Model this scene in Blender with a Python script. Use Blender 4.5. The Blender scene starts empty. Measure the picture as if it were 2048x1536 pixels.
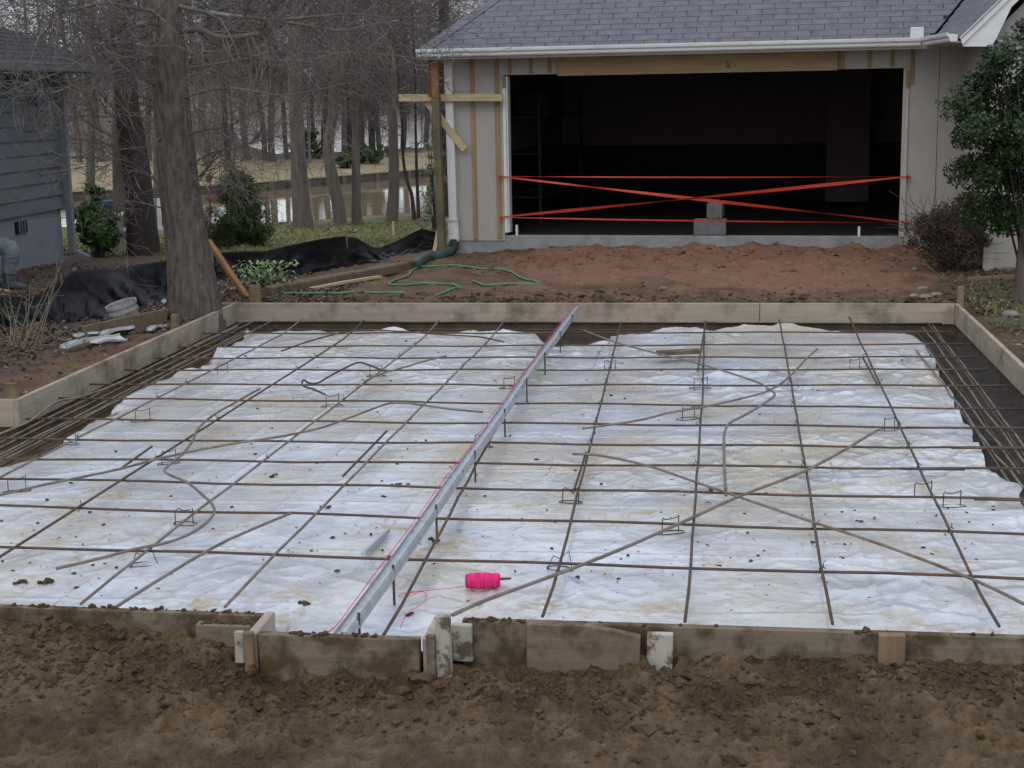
import bpy, math, random
import numpy as np
from mathutils import Vector, Matrix

S = bpy.context.scene
COL = S.collection
rnd = random.Random(7)

# ------------------------------------------------------------------ camera
FPX, CX, CY = 3050.0, 1024.0, 768.0          # focal length and centre in photo pixels (2048 x 1536)
CAM = np.array([0.0, 0.0, 2.0])               # eye 2 m above the top of the formwork (z = 0)
def _axes(vp=(1445.0, 172.0), s=-0.018):
    Y = np.array([vp[0]-CX, vp[1]-CY, FPX]); Y /= np.linalg.norm(Y)
    p2 = np.array([vp[0]-1000-CX, vp[1]-1000*s-CY, FPX])
    U = np.cross(p2, Y); U /= np.linalg.norm(U)
    if U[1] > 0: U = -U
    X = np.cross(Y, U); X /= np.linalg.norm(X)
    if X[0] < 0: X = -X
    return np.stack([X, Y, U])
RW = _axes()
cd = bpy.data.cameras.new('camera'); cam = bpy.data.objects.new('camera', cd); COL.objects.link(cam)
_r = RW @ np.array([1.0, 0, 0]); _u = RW @ np.array([0, -1.0, 0]); _b = RW @ np.array([0, 0, -1.0])
cam.matrix_world = Matrix(((_r[0], _u[0], _b[0], CAM[0]), (_r[1], _u[1], _b[1], CAM[1]), (_r[2], _u[2], _b[2], CAM[2]), (0, 0, 0, 1)))
cd.sensor_width = 36.0; cd.lens = FPX/2048*36.0; cd.clip_start = 0.1; cd.clip_end = 2000
S.camera = cam

# ------------------------------------------------------------------ light
SUN_EL, SUN_AZ = math.radians(50), math.radians(200)
w = bpy.data.worlds.new('World'); S.world = w; w.use_nodes = True
nt = w.node_tree; bg = nt.nodes['Background']
sky = nt.nodes.new('ShaderNodeTexSky'); sky.sky_type = 'NISHITA'; sky.sun_disc = False
sky.sun_elevation = SUN_EL; sky.sun_rotation = SUN_AZ; sky.dust_density = 1.5; sky.air_density = 1.0
hs = nt.nodes.new('ShaderNodeHueSaturation'); hs.inputs['Saturation'].default_value = 0.55
nt.links.new(sky.outputs[0], hs.inputs['Color']); ov = nt.nodes.new('ShaderNodeMix'); ov.data_type = 'RGBA'; ov.inputs[0].default_value = 0.72      # a closed cloud deck veils the blue sky
ov.inputs[7].default_value = (5.3, 5.65, 6.3, 1); nt.links.new(hs.outputs[0], ov.inputs[6]); nt.links.new(ov.outputs[2], bg.inputs['Color'])
bg.inputs['Strength'].default_value = 0.15
sd = bpy.data.lights.new('sun', 'SUN'); so = bpy.data.objects.new('sun', sd); COL.objects.link(so)
sd.energy = 0.5; sd.angle = math.radians(60); sd.color = (1.0, 0.96, 0.92)
_d = Vector((math.sin(SUN_AZ)*math.cos(SUN_EL), math.cos(SUN_AZ)*math.cos(SUN_EL), math.sin(SUN_EL)))
so.rotation_euler = _d.to_track_quat('Z', 'Y').to_euler()
S.view_settings.view_transform = 'Standard'; S.view_settings.look = 'None'
S.view_settings.exposure = 0.3; S.view_settings.gamma = 1.0

# ------------------------------------------------------------------ numeric helpers
def ray(px, py): return RW @ np.array([px-CX, py-CY, FPX])
def gz(px, py, z):
    d = ray(px, py); return CAM + d*((z-CAM[2])/d[2])
def gy(px, py, y):
    d = ray(px, py); return CAM + d*((y-CAM[1])/d[1])
def gx(px, py, x):
    d = ray(px, py); return CAM + d*((x-CAM[0])/d[0])
def _hash(ix, iy, seed):
    h = (ix.astype(np.int64)*374761393 + iy.astype(np.int64)*668265263 + seed*974634541) & 0xffffffff
    h = ((h ^ (h >> 13))*1274126177) & 0xffffffff
    h = ((h ^ (h >> 16))*2246822519) & 0xffffffff
    return ((h ^ (h >> 15)) & 0xffffff)/float(0xffffff)
def vn(x, y, seed=0):
    x = np.asarray(x, float); y = np.asarray(y, float)
    ix = np.floor(x); iy = np.floor(y); fx = x-ix; fy = y-iy
    fx = fx*fx*fx*(fx*(fx*6-15)+10); fy = fy*fy*fy*(fy*(fy*6-15)+10)
    a = _hash(ix, iy, seed); b = _hash(ix+1, iy, seed); c = _hash(ix, iy+1, seed); d = _hash(ix+1, iy+1, seed)
    return (a+(b-a)*fx)+((c+(d-c)*fx)-(a+(b-a)*fx))*fy
def vl(x, y, seed=0):
    x = np.asarray(x, float); y = np.asarray(y, float)
    ix = np.floor(x); iy = np.floor(y); fx = x-ix; fy = y-iy
    a = _hash(ix, iy, seed); b = _hash(ix+1, iy, seed); c = _hash(ix, iy+1, seed); d = _hash(ix+1, iy+1, seed)
    return np.where(fx > fy, a+(b-a)*fx+(d-b)*fy, a+(d-c)*fx+(c-a)*fy)
def fbm(x, y, seed=0, o=4, g=0.5):
    t = 0; a = 1.0; s = 0; k = 1.0
    for i in range(o):
        t = t + a*(vn(np.asarray(x)*k+i*17.3, np.asarray(y)*k-i*9.1, seed+i)-0.5); s += a; a *= g; k *= 2.03
    return t/s
def ridged(x, y, seed=0, o=3):
    t = 0; a = 1.0; s = 0; k = 1.0
    for i in range(o):
        t = t + a*(1-np.abs(2*vn(np.asarray(x)*k+i*7.7, np.asarray(y)*k+i*3.1, seed+i)-1)); s += a; a *= 0.5; k *= 2.1
    return t/s
def sst(a, b, x):
    t = np.clip((np.asarray(x, float)-a)/(b-a), 0, 1); return t*t*(3-2*t)
def lerp(a, b, t): return a+(b-a)*t

# ------------------------------------------------------------------ scene-graph helpers
def tag(o, label=None, cat=None, group=None, kind=None):
    if label: o['label'] = label
    if cat: o['category'] = cat
    if group: o['group'] = group
    if kind: o['kind'] = kind
    return o
WM = {}                                         # world matrix of every object made here
def empty(name, loc=(0, 0, 0), rz=0.0, label=None, cat=None, group=None):
    o = bpy.data.objects.new(name, None); COL.objects.link(o)
    o.empty_display_size = 0.2
    o.location = loc; o.rotation_euler = (0, 0, rz)
    WM[o.name] = Matrix.Translation(Vector(loc)) @ Matrix.Rotation(rz, 4, 'Z')
    return tag(o, label, cat, group)
class MB:
    def __init__(self): self.v = []; self.f = []; self.m = []; self.cur = 0
    def add(self, vs, fs):
        b = len(self.v); self.v.extend([tuple(map(float, p)) for p in vs])
        for f in fs: self.f.append([b+i for i in f]); self.m.append(self.cur)
        return self
    def box(self, x0, x1, y0, y1, z0, z1):
        return self.add([(x0,y0,z0),(x1,y0,z0),(x1,y1,z0),(x0,y1,z0),(x0,y0,z1),(x1,y0,z1),(x1,y1,z1),(x0,y1,z1)],
                        [(0,3,2,1),(4,5,6,7),(0,1,5,4),(1,2,6,5),(2,3,7,6),(3,0,4,7)])
    def bar(self, p0, p1, w, h, up=(0,0,1), n=1, warp=0.0, seed=0):
        """a rectangular stick from p0 to p1: w across, h along up; n segments with a little warp"""
        p0 = Vector(p0); p1 = Vector(p1); d = (p1-p0); L = d.length; d.normalize()
        u = Vector(up); s = d.cross(u)
        if s.length < 1e-6: s = Vector((1,0,0))
        s.normalize(); u = s.cross(d)
        r = random.Random(seed); vs = []; fs = []
        k1, k2 = r.uniform(0, 6), r.uniform(0, 6)
        for i in range(n+1):
            t = i/n; c = p0.lerp(p1, t)
            if warp: c = c + s*warp*math.sin(k1+t*5.1) + u*warp*0.6*math.sin(k2+t*4.3)
            for a, b in ((-.5,-.5),(.5,-.5),(.5,.5),(-.5,.5)): vs.append(c+s*w*a+u*h*b)
        for i in range(n):
            b = 4*i
            for q in range(4): fs.append((b+q, b+(q+1)%4, b+4+(q+1)%4, b+4+q))
        fs.append((3,2,1,0)); e = 4*n; fs.append((e,e+1,e+2,e+3))
        return self.add(vs, fs)
    def tube(self, pts, r, n=6, cap=True):
        P = [Vector(p) for p in pts]; m = len(P)
        rs = r if hasattr(r, '__len__') else [r]*m
        vs = []; fs = []; prev = None
        for i in range(m):
            d = (P[min(i+1, m-1)]-P[max(i-1, 0)])
            if d.length < 1e-9: d = Vector((0,0,1))
            d.normalize()
            if prev is None:
                a = d.cross(Vector((0,0,1)))
                if a.length < 0.1: a = d.cross(Vector((1,0,0)))
            else:
                a = prev-d*prev.dot(d)
                if a.length < 1e-6: a = d.cross(Vector((0.3,0.5,0.8)))
            a.normalize(); prev = a; b = d.cross(a)
            for k in range(n):
                t = 2*math.pi*k/n; vs.append(P[i]+a*(rs[i]*math.cos(t))+b*(rs[i]*math.sin(t)))
        for i in range(m-1):
            for k in range(n):
                fs.append((i*n+k, i*n+(k+1)%n, (i+1)*n+(k+1)%n, (i+1)*n+k))
        if cap and n > 2:
            fs.append(tuple(range(n-1, -1, -1))); fs.append(tuple(range((m-1)*n, m*n)))
        return self.add(vs, fs)
    def lathe(self, prof, c=(0,0,0), n=20, axis='z'):
        vs = []; fs = []; m = len(prof)
        for (r, h) in prof:
            for k in range(n):
                t = 2*math.pi*k/n; p = (r*math.cos(t), r*math.sin(t), h)
                if axis == 'x': p = (p[2], p[0], p[1])
                elif axis == 'y': p = (p[0], p[2], p[1])
                vs.append((c[0]+p[0], c[1]+p[1], c[2]+p[2]))
        for i in range(m-1):
            for k in range(n): fs.append((i*n+k, i*n+(k+1)%n, (i+1)*n+(k+1)%n, (i+1)*n+k))
        return self.add(vs, fs)
    def grid(self, P, closed=False):
        """P: array (n, m, 3)"""
        n, m = P.shape[:2]; vs = P.reshape(-1, 3); fs = []
        for i in range(n-1):
            for j in range(m-1): fs.append((i*m+j, i*m+j+1, (i+1)*m+j+1, (i+1)*m+j))
            if closed: fs.append((i*m+m-1, i*m, (i+1)*m, (i+1)*m+m-1))
        return self.add(vs, fs)
    def ext(self, poly, axis, a, b):
        """extrude a closed 2-D polygon; axis 'y': poly is (x,z) swept from y=a to y=b; 'x': poly is (y,z)"""
        n = len(poly); vs = []
        for t in (a, b):
            for (p, q) in poly: vs.append((p, t, q) if axis == 'y' else ((t, p, q) if axis == 'x' else (p, q, t)))
        fs = [(i, (i+1)%n, n+(i+1)%n, n+i) for i in range(n)] + [tuple(range(n-1, -1, -1)), tuple(range(n, 2*n))]
        return self.add(vs, fs)
    def build(self, name, mats, parent=None, smooth=False, local=False, bevel=0.0, origin=None):
        me = bpy.data.meshes.new(name)
        o = bpy.data.objects.new(name, me); COL.objects.link(o)
        v = np.array(self.v, float).reshape(-1, 3)
        if parent is not None:
            o.parent = parent; pm = WM[parent.name]
            if not local:
                inv = np.array(pm.inverted()); v = v @ inv[:3, :3].T + inv[:3, 3]
            WM[o.name] = pm.copy()
        else:
            if origin is None:
                origin = (v[:,0].mean(), v[:,1].mean(), v[:,2].min()) if len(v) else (0,0,0)
            o.location = origin; v = v-np.array(origin)
            WM[o.name] = Matrix.Translation(Vector(origin))
        me.from_pydata(v.tolist(), [], self.f); me.update()
        ms = mats if isinstance(mats, (list, tuple)) else [mats]
        for m in ms: me.materials.append(m)
        if len(ms) > 1: me.polygons.foreach_set('material_index', self.m)
        if smooth: me.polygons.foreach_set('use_smooth', [True]*len(self.f))
        # outward normals
        if bevel:
            b = o.modifiers.new('edge', 'BEVEL'); b.width = bevel; b.segments = 1; b.limit_method = 'ANGLE'
        return o
def catmull(pts, n=8):
    P = [np.array(p, float) for p in pts]; out = []
    for i in range(len(P)-1):
        p0 = P[max(i-1, 0)]; p1 = P[i]; p2 = P[i+1]; p3 = P[min(i+2, len(P)-1)]
        for k in range(n):
            t = k/n
            out.append(0.5*((2*p1)+(p2-p0)*t+(2*p0-5*p1+4*p2-p3)*t*t+(3*p1-p0-3*p2+p3)*t**3))
    out.append(P[-1]); return out
ORD = ['zeroth','first','second','third','fourth','fifth','sixth','seventh','eighth','ninth','tenth','eleventh','twelfth','thirteenth','fourteenth']

# ------------------------------------------------------------------ materials
def mat(name, col, col2=None, scale=6.0, stretch=(1,1,1), rough=0.8, bump=0.0, bscale=None, spec=0.3, metal=0.0, detail=6.0, lo=0.35, hi=0.65,
        col3=None, scale3=2.0, amt3=(0.55, 0.7), thin=False, rough2=None):
    """procedural surface: two colours mixed by stretched noise, an optional third as blotches, a noise bump"""
    m = bpy.data.materials.new(name); m.use_nodes = True; t = m.node_tree; N = t.nodes; L = t.links
    b = N['Principled BSDF']; b.inputs['Roughness'].default_value = rough; b.inputs['Metallic'].default_value = metal
    b.inputs['Specular IOR Level'].default_value = spec
    tc = N.new('ShaderNodeTexCoord'); mp = N.new('ShaderNodeMapping'); mp.inputs['Scale'].default_value = stretch
    L.new(tc.outputs['Object'], mp.inputs['Vector'])
    oi = N.new('ShaderNodeObjectInfo'); ad = N.new('ShaderNodeVectorMath'); ad.operation = 'ADD'
    sc = N.new('ShaderNodeVectorMath'); sc.operation = 'SCALE'; sc.inputs['Scale'].default_value = 37.0
    cb = N.new('ShaderNodeCombineXYZ'); 
    for k in range(3): L.new(oi.outputs['Random'], cb.inputs[k])
    L.new(cb.outputs[0], sc.inputs[0]); L.new(mp.outputs[0], ad.inputs[0]); L.new(sc.outputs[0], ad.inputs[1])
    c2 = col2 if col2 else tuple(c*0.75 for c in col)
    n = N.new('ShaderNodeTexNoise'); n.inputs['Scale'].default_value = scale; n.inputs['Detail'].default_value = detail; n.inputs['Roughness'].default_value = 0.62
    L.new(ad.outputs[0], n.inputs['Vector'])
    r = N.new('ShaderNodeValToRGB'); r.color_ramp.elements[0].position = lo; r.color_ramp.elements[1].position = hi
    r.color_ramp.elements[0].color = (*col, 1); r.color_ramp.elements[1].color = (*c2, 1)
    L.new(n.outputs['Fac'], r.inputs[0]); out = r.outputs[0]
    if col3:
        n3 = N.new('ShaderNodeTexNoise'); n3.inputs['Scale'].default_value = scale3; n3.inputs['Detail'].default_value = 5; n3.inputs['Roughness'].default_value = 0.65
        a3 = N.new('ShaderNodeVectorMath'); a3.operation = 'ADD'; L.new(tc.outputs['Object'], a3.inputs[0]); L.new(sc.outputs[0], a3.inputs[1]); L.new(a3.outputs[0], n3.inputs['Vector'])
        r3 = N.new('ShaderNodeValToRGB'); r3.color_ramp.elements[0].position = amt3[0]; r3.color_ramp.elements[1].position = amt3[1]
        L.new(n3.outputs['Fac'], r3.inputs[0])
        mx = N.new('ShaderNodeMix'); mx.data_type = 'RGBA'; L.new(r3.outputs[0], mx.inputs[0]); L.new(out, mx.inputs[6]); mx.inputs[7].default_value = (*col3, 1)
        out = mx.outputs[2]
    L.new(out, b.inputs['Base Color'])
    if rough2 is not None:
        mr = N.new('ShaderNodeMapRange'); mr.inputs[3].default_value = rough; mr.inputs[4].default_value = rough2
        L.new(n.outputs['Fac'], mr.inputs[0]); L.new(mr.outputs[0], b.inputs['Roughness'])
    if bump:
        bn = N.new('ShaderNodeTexNoise'); bn.inputs['Scale'].default_value = bscale or scale*3; bn.inputs['Detail'].default_value = 8
        L.new(ad.outputs[0], bn.inputs['Vector'])
        bp = N.new('ShaderNodeBump'); bp.inputs['Strength'].default_value = 1.0; bp.inputs['Distance'].default_value = bump
        L.new(bn.outputs['Fac'], bp.inputs['Height']); L.new(bp.outputs[0], b.inputs['Normal'])
    return m
def wood(name, c1, c2, axis='x', rough=0.75, stain=None, amt=(0.5, 0.68), sc3=3.0, grain=26.0):
    st = {'x': (0.06, 1, 1), 'y': (1, 0.06, 1), 'z': (1, 1, 0.06)}[axis]
    return mat(name, c1, c2, scale=grain, stretch=st, rough=rough, bump=0.002, bscale=grain*2, col3=stain, scale3=sc3, amt3=amt, lo=0.3, hi=0.7)
M = {}
FORM1, FORM2, FST = (0.44,0.38,0.305), (0.33,0.28,0.22), (0.20,0.155,0.115)
for ax in 'xyz': M['form_'+ax] = wood('form_lumber_'+ax, FORM1, FORM2, ax, stain=FST)
M['form_muddy'] = wood('muddy_form_lumber', (0.225,0.18,0.128), (0.15,0.118,0.082), 'x', stain=(0.080,0.054,0.030), amt=(0.44,0.58), sc3=6)
M['pine_x'] = wood('fresh_pine_x', (0.40,0.295,0.17), (0.28,0.195,0.11), 'x', stain=(0.13,0.06,0.025), amt=(0.62,0.70), sc3=6.0)
M['pine_z'] = wood('fresh_pine_z', (0.34,0.245,0.13), (0.24,0.165,0.085), 'z', stain=(0.15,0.08,0.03), amt=(0.64,0.74), sc3=4.0)
M['pale_pine'] = wood('pale_pine', (0.55,0.45,0.28), (0.42,0.33,0.19), 'x')
M['orange_pine'] = wood('orange_stained_pine', (0.31,0.165,0.07), (0.22,0.11,0.045), 'z', stain=(0.12,0.07,0.04), amt=(0.55,0.68))
M['rust_board'] = wood('rust_red_board', (0.22,0.06,0.03), (0.14,0.04,0.02), 'z')
M['treated'] = wood('treated_post_wood', (0.17,0.145,0.085), (0.11,0.095,0.055), 'z', stain=(0.07,0.06,0.035))
M['stake'] = wood('stake_wood', (0.27,0.195,0.115), (0.18,0.125,0.075), 'z', stain=(0.12,0.09,0.06), amt=(0.55,0.7))
M['old_timber'] = wood('weathered_timber', (0.20,0.15,0.10), (0.12,0.09,0.06), 'x', stain=(0.06,0.05,0.035), amt=(0.5,0.65))
M['white_stake'] = mat('peeling_white_paint', (0.46,0.44,0.37), (0.34,0.32,0.26), scale=9, stretch=(1,1,0.3), col3=(0.13,0.10,0.07), scale3=11, amt3=(0.50,0.58), rough=0.6)
M['rebar'] = mat('rusty_rebar', (0.13,0.085,0.055), (0.085,0.065,0.055), scale=9, rough=0.6, bump=0.004, bscale=120, metal=0.35, col3=(0.20,0.10,0.045), scale3=3, amt3=(0.54,0.7))
M['rebar_grey'] = mat('dusty_grey_rebar', (0.26,0.235,0.205), (0.17,0.145,0.12), scale=7, rough=0.6, bump=0.004, bscale=120, metal=0.3, col3=(0.16,0.09,0.045), scale3=4, amt3=(0.55,0.7))
M['wire'] = mat('dark_tie_wire', (0.035,0.032,0.03), (0.06,0.045,0.035), rough=0.5, metal=0.5)
M['siding'] = mat('taupe_siding_paint', (0.39,0.37,0.335), (0.355,0.335,0.30), scale=3, rough=0.6, bump=0.001, bscale=60)
M['white_trim'] = mat('white_trim_paint', (0.70,0.70,0.69), (0.62,0.62,0.61), scale=4, rough=0.45, col3=(0.45,0.43,0.38), scale3=6, amt3=(0.62,0.75))
M['tan_trim'] = mat('tan_trim_paint', (0.48,0.45,0.40), (0.42,0.40,0.35), scale=5, rough=0.5)
M['concrete'] = mat('grey_concrete', (0.30,0.305,0.31), (0.22,0.225,0.23), scale=5, rough=0.9, bump=0.003, bscale=60, col3=(0.20,0.13,0.09), scale3=2.2, amt3=(0.58,0.75))
M['block'] = mat('cinder_block', (0.20,0.20,0.20), (0.14,0.14,0.14), scale=14, rough=0.95, bump=0.004, bscale=90)
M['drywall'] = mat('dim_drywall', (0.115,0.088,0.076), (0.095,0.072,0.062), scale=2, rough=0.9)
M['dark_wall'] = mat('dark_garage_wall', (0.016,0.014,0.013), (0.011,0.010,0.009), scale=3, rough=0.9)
M['dark_wood'] = wood('dark_shelf_wood', (0.025,0.02,0.016), (0.016,0.013,0.01), 'x')
M['pvc'] = mat('white_pvc', (0.8,0.8,0.8), (0.7,0.7,0.7), rough=0.35)
M['green_pipe'] = mat('green_corrugated_plastic', (0.05,0.088,0.076), (0.036,0.062,0.055), scale=8, rough=0.5)
M['hose'] = mat('green_garden_hose', (0.09,0.30,0.15), (0.07,0.22,0.11), scale=10, rough=0.45, col3=(0.14,0.16,0.09), scale3=5, amt3=(0.6,0.75))
M['tape'] = mat('orange_barrier_tape', (0.58,0.052,0.022), (0.44,0.034,0.016), scale=5, rough=0.45)
M['pink'] = mat('hot_pink_string', (0.84,0.035,0.22), (0.55,0.015,0.12), scale=95, stretch=(1,0.12,0.12), lo=0.42, hi=0.6, rough=0.8, bump=0.004, bscale=120)
M['silt'] = mat('black_silt_fabric', (0.006,0.006,0.008), (0.011,0.011,0.013), scale=5, rough=0.42, spec=0.18, bump=0.0015, bscale=26, col3=(0.03,0.025,0.021), scale3=1.6, amt3=(0.62,0.8))
M['galv'] = mat('galvanised_steel', (0.50,0.53,0.56), (0.38,0.405,0.435), scale=16, rough=0.42, metal=0.45, rough2=0.55)
M['bucket'] = mat('grey_bucket_plastic', (0.40,0.39,0.38), (0.30,0.29,0.28), scale=6, rough=0.55, col3=(0.16,0.12,0.09), scale3=7, amt3=(0.56,0.7))
M['white_plastic'] = mat('white_plastic', (0.60,0.63,0.66), (0.48,0.50,0.52), scale=5, rough=0.45, col3=(0.24,0.19,0.14), scale3=6, amt3=(0.52,0.66))
M['terracotta'] = mat('terracotta', (0.30,0.085,0.04), (0.22,0.06,0.03), scale=10, rough=0.8)
M['stone'] = mat('pale_stone', (0.26,0.235,0.21), (0.17,0.15,0.13), scale=12, rough=0.9, bump=0.006, bscale=40)
M['bluegrey'] = mat('blue_grey_lap_siding', (0.14,0.152,0.17), (0.11,0.12,0.136), scale=4, stretch=(1,0.2,1), rough=0.65)
M['foundation'] = mat('painted_block_foundation', (0.22,0.24,0.27), (0.19,0.205,0.23), scale=3, rough=0.85, bump=0.003, bscale=40, col3=(0.17,0.13,0.09), scale3=1.6, amt3=(0.56,0.8))
M['dark_roof'] = mat('charcoal_shingle', (0.055,0.06,0.075), (0.04,0.044,0.055), scale=18, rough=0.9, bump=0.004, bscale=90)
M['shingle'] = mat('grey_shingle', (0.165,0.165,0.195), (0.125,0.125,0.15), scale=9, rough=0.92, bump=0.003, bscale=260, spec=0.2, col3=(0.185,0.172,0.195), scale3=3.5, amt3=(0.5,0.7))
M['slit'] = mat('shingle_underlay', (0.035,0.035,0.045), (0.025,0.025,0.03), rough=0.95)
M['glass'] = mat('dark_window_glass', (0.02,0.022,0.025), (0.03,0.03,0.035), rough=0.1, spec=0.6)
M['bark'] = mat('furrowed_bark', (0.145,0.127,0.107), (0.078,0.067,0.057), scale=26, stretch=(1,1,0.28), lo=0.40, hi=0.62, detail=5, rough=0.95, bump=0.035, bscale=20, col3=(0.15,0.15,0.125), scale3=2.2, amt3=(0.56,0.8))
M['bark_grey'] = mat('grey_bark', (0.15,0.13,0.115), (0.085,0.074,0.066), scale=10, stretch=(1,1,0.12), rough=0.95, bump=0.03, bscale=16, col3=(0.11,0.075,0.055), scale3=0.7, amt3=(0.5,0.75))
M['bark_dark'] = mat('dark_bark', (0.06,0.048,0.040), (0.038,0.031,0.027), scale=8, stretch=(1,1,0.12), rough=0.95, bump=0.02, bscale=16)
M['twig'] = mat('lichen_grey_twigs', (0.17,0.15,0.132), (0.075,0.064,0.056), scale=2.5, rough=0.9, col3=(0.32,0.31,0.29), scale3=3.5, amt3=(0.60,0.74))
M['twig_brown'] = mat('brown_grey_twigs', (0.155,0.135,0.127), (0.105,0.09,0.085), scale=2.0, rough=0.9, col3=(0.22,0.205,0.20), scale3=1.5, amt3=(0.55,0.7))
M['twig_far'] = mat('far_mauve_twigs', (0.155,0.128,0.128), (0.11,0.092,0.094), scale=0.3, rough=0.95, col3=(0.20,0.175,0.165), scale3=0.1, amt3=(0.5,0.65))
def leaf(name, c1, c2, rough=0.45, spec=0.4):
    m = mat(name, c1, c2, scale=11, rough=rough, spec=spec, lo=0.3, hi=0.7, detail=3)
    return m
M['holly'] = leaf('holly_leaf', (0.010,0.027,0.007), (0.042,0.068,0.022), 0.34, 0.4)
M['glossy'] = leaf('laurel_leaf', (0.028,0.075,0.018), (0.10,0.20,0.05), 0.3, 0.5)
M['cedar'] = leaf('cedar_foliage', (0.03,0.05,0.018), (0.075,0.10,0.04), 0.8, 0.2)
M['variegated'] = mat('variegated_leaf', (0.10,0.20,0.06), (0.42,0.44,0.26), scale=9, rough=0.5, lo=0.45, hi=0.6)
M['brown_bush'] = mat('russet_bush', (0.10,0.065,0.058), (0.055,0.038,0.034), scale=4, rough=0.9, col3=(0.075,0.085,0.045), scale3=3, amt3=(0.55,0.68))
M['sage'] = leaf('sage_foliage', (0.13,0.17,0.10), (0.20,0.24,0.15), 0.8, 0.2)
M['far_green'] = leaf('far_shrub_green', (0.05,0.075,0.03), (0.09,0.115,0.05), 0.8, 0.2)
M['pine_needles'] = leaf('pine_needles', (0.05,0.065,0.035), (0.08,0.09,0.05), 0.8, 0.2)
M['litter'] = mat('dead_leaves', (0.125,0.088,0.066), (0.06,0.043,0.034), scale=7, rough=0.85, lo=0.3, hi=0.7, col3=(0.33,0.26,0.20), scale3=14, amt3=(0.55,0.62))
M['straw'] = mat('dry_stalk', (0.30,0.25,0.17), (0.2,0.165,0.115), rough=0.85)
M['blade'] = mat('lawn_blades', (0.14,0.19,0.06), (0.24,0.225,0.10), scale=0.8, rough=0.8, lo=0.4, hi=0.6)
M['form_brown'] = wood('brown_stained_form_lumber', (0.235,0.175,0.125), (0.16,0.118,0.084), 'x', stain=(0.085,0.06,0.04), amt=(0.48,0.62), sc3=5.0)
M['clod'] = mat('mud_clod', (0.100,0.066,0.033), (0.043,0.028,0.013), scale=9, rough=0.9, bump=0.006, bscale=60)
M['clod_red'] = mat('red_clay_clod', (0.19,0.105,0.07), (0.11,0.066,0.046), scale=7, rough=0.95, bump=0.006, bscale=60)
M['denim'] = mat('grey_work_trousers', (0.22,0.245,0.265), (0.15,0.165,0.18), scale=9, rough=0.9, bump=0.006, bscale=26)
M['boot'] = mat('grey_rubber_boot', (0.075,0.095,0.10), (0.11,0.13,0.135), scale=9, rough=0.5)
M['shirt'] = mat('dark_work_shirt', (0.08,0.09,0.11), (0.06,0.065,0.08), scale=9, rough=0.9)
M['skin'] = mat('skin', (0.42,0.26,0.19), (0.38,0.23,0.17), rough=0.55)
M['hair'] = mat('dark_hair', (0.03,0.022,0.018), (0.05,0.04,0.03), rough=0.6)
M['blue_plastic'] = mat('blue_plastic', (0.02,0.035,0.09), (0.03,0.05,0.12), rough=0.5)
M['yellow'] = mat('yellow_petal', (0.75,0.62,0.04), (0.65,0.5,0.03), rough=0.6)
M['tan'] = mat('tan_wood_rail', (0.42,0.36,0.26), (0.33,0.28,0.20), rough=0.8)
M['bulkhead'] = wood('bulkhead_timber', (0.105,0.088,0.07), (0.06,0.05,0.04), 'x')

# ------------------------------------------------------------------ ground
ZW = -1.42
def y_shore(x): return np.interp(x, [-60,-20,-14,-11.5,-8.3,-3,10,60], [38,38,38,38.9,42.5,46,50,60])
WALL = [(-60,38),(-24,47),(-20.5,50),(-16.9,52.5),(-11.8,61.8),(-6,70),(0,78),(40,110)]
def y_wall(x): return np.interp(x, [p[0] for p in WALL], [p[1] for p in WALL])
PX0, PX1, PY0, PY1 = -4.70, 2.13, 5.53, 14.30
def pad_mask(x, y):
    e = 0.012
    def rect(a, b, c, d): return sst(a-e, a+e, x)*(1-sst(b-e, b+e, x))*sst(c-e, c+e, y)*(1-sst(d-e, d+e, y))
    m = np.maximum(rect(PX0-.02, PX1+.02, PY0-.02, PY1+.02), rect(-9.0, PX0+.1, PY0-.02, 9.56))
    return np.maximum(m, rect(-1.78, -1.04, 5.325, 5.7))
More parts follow.
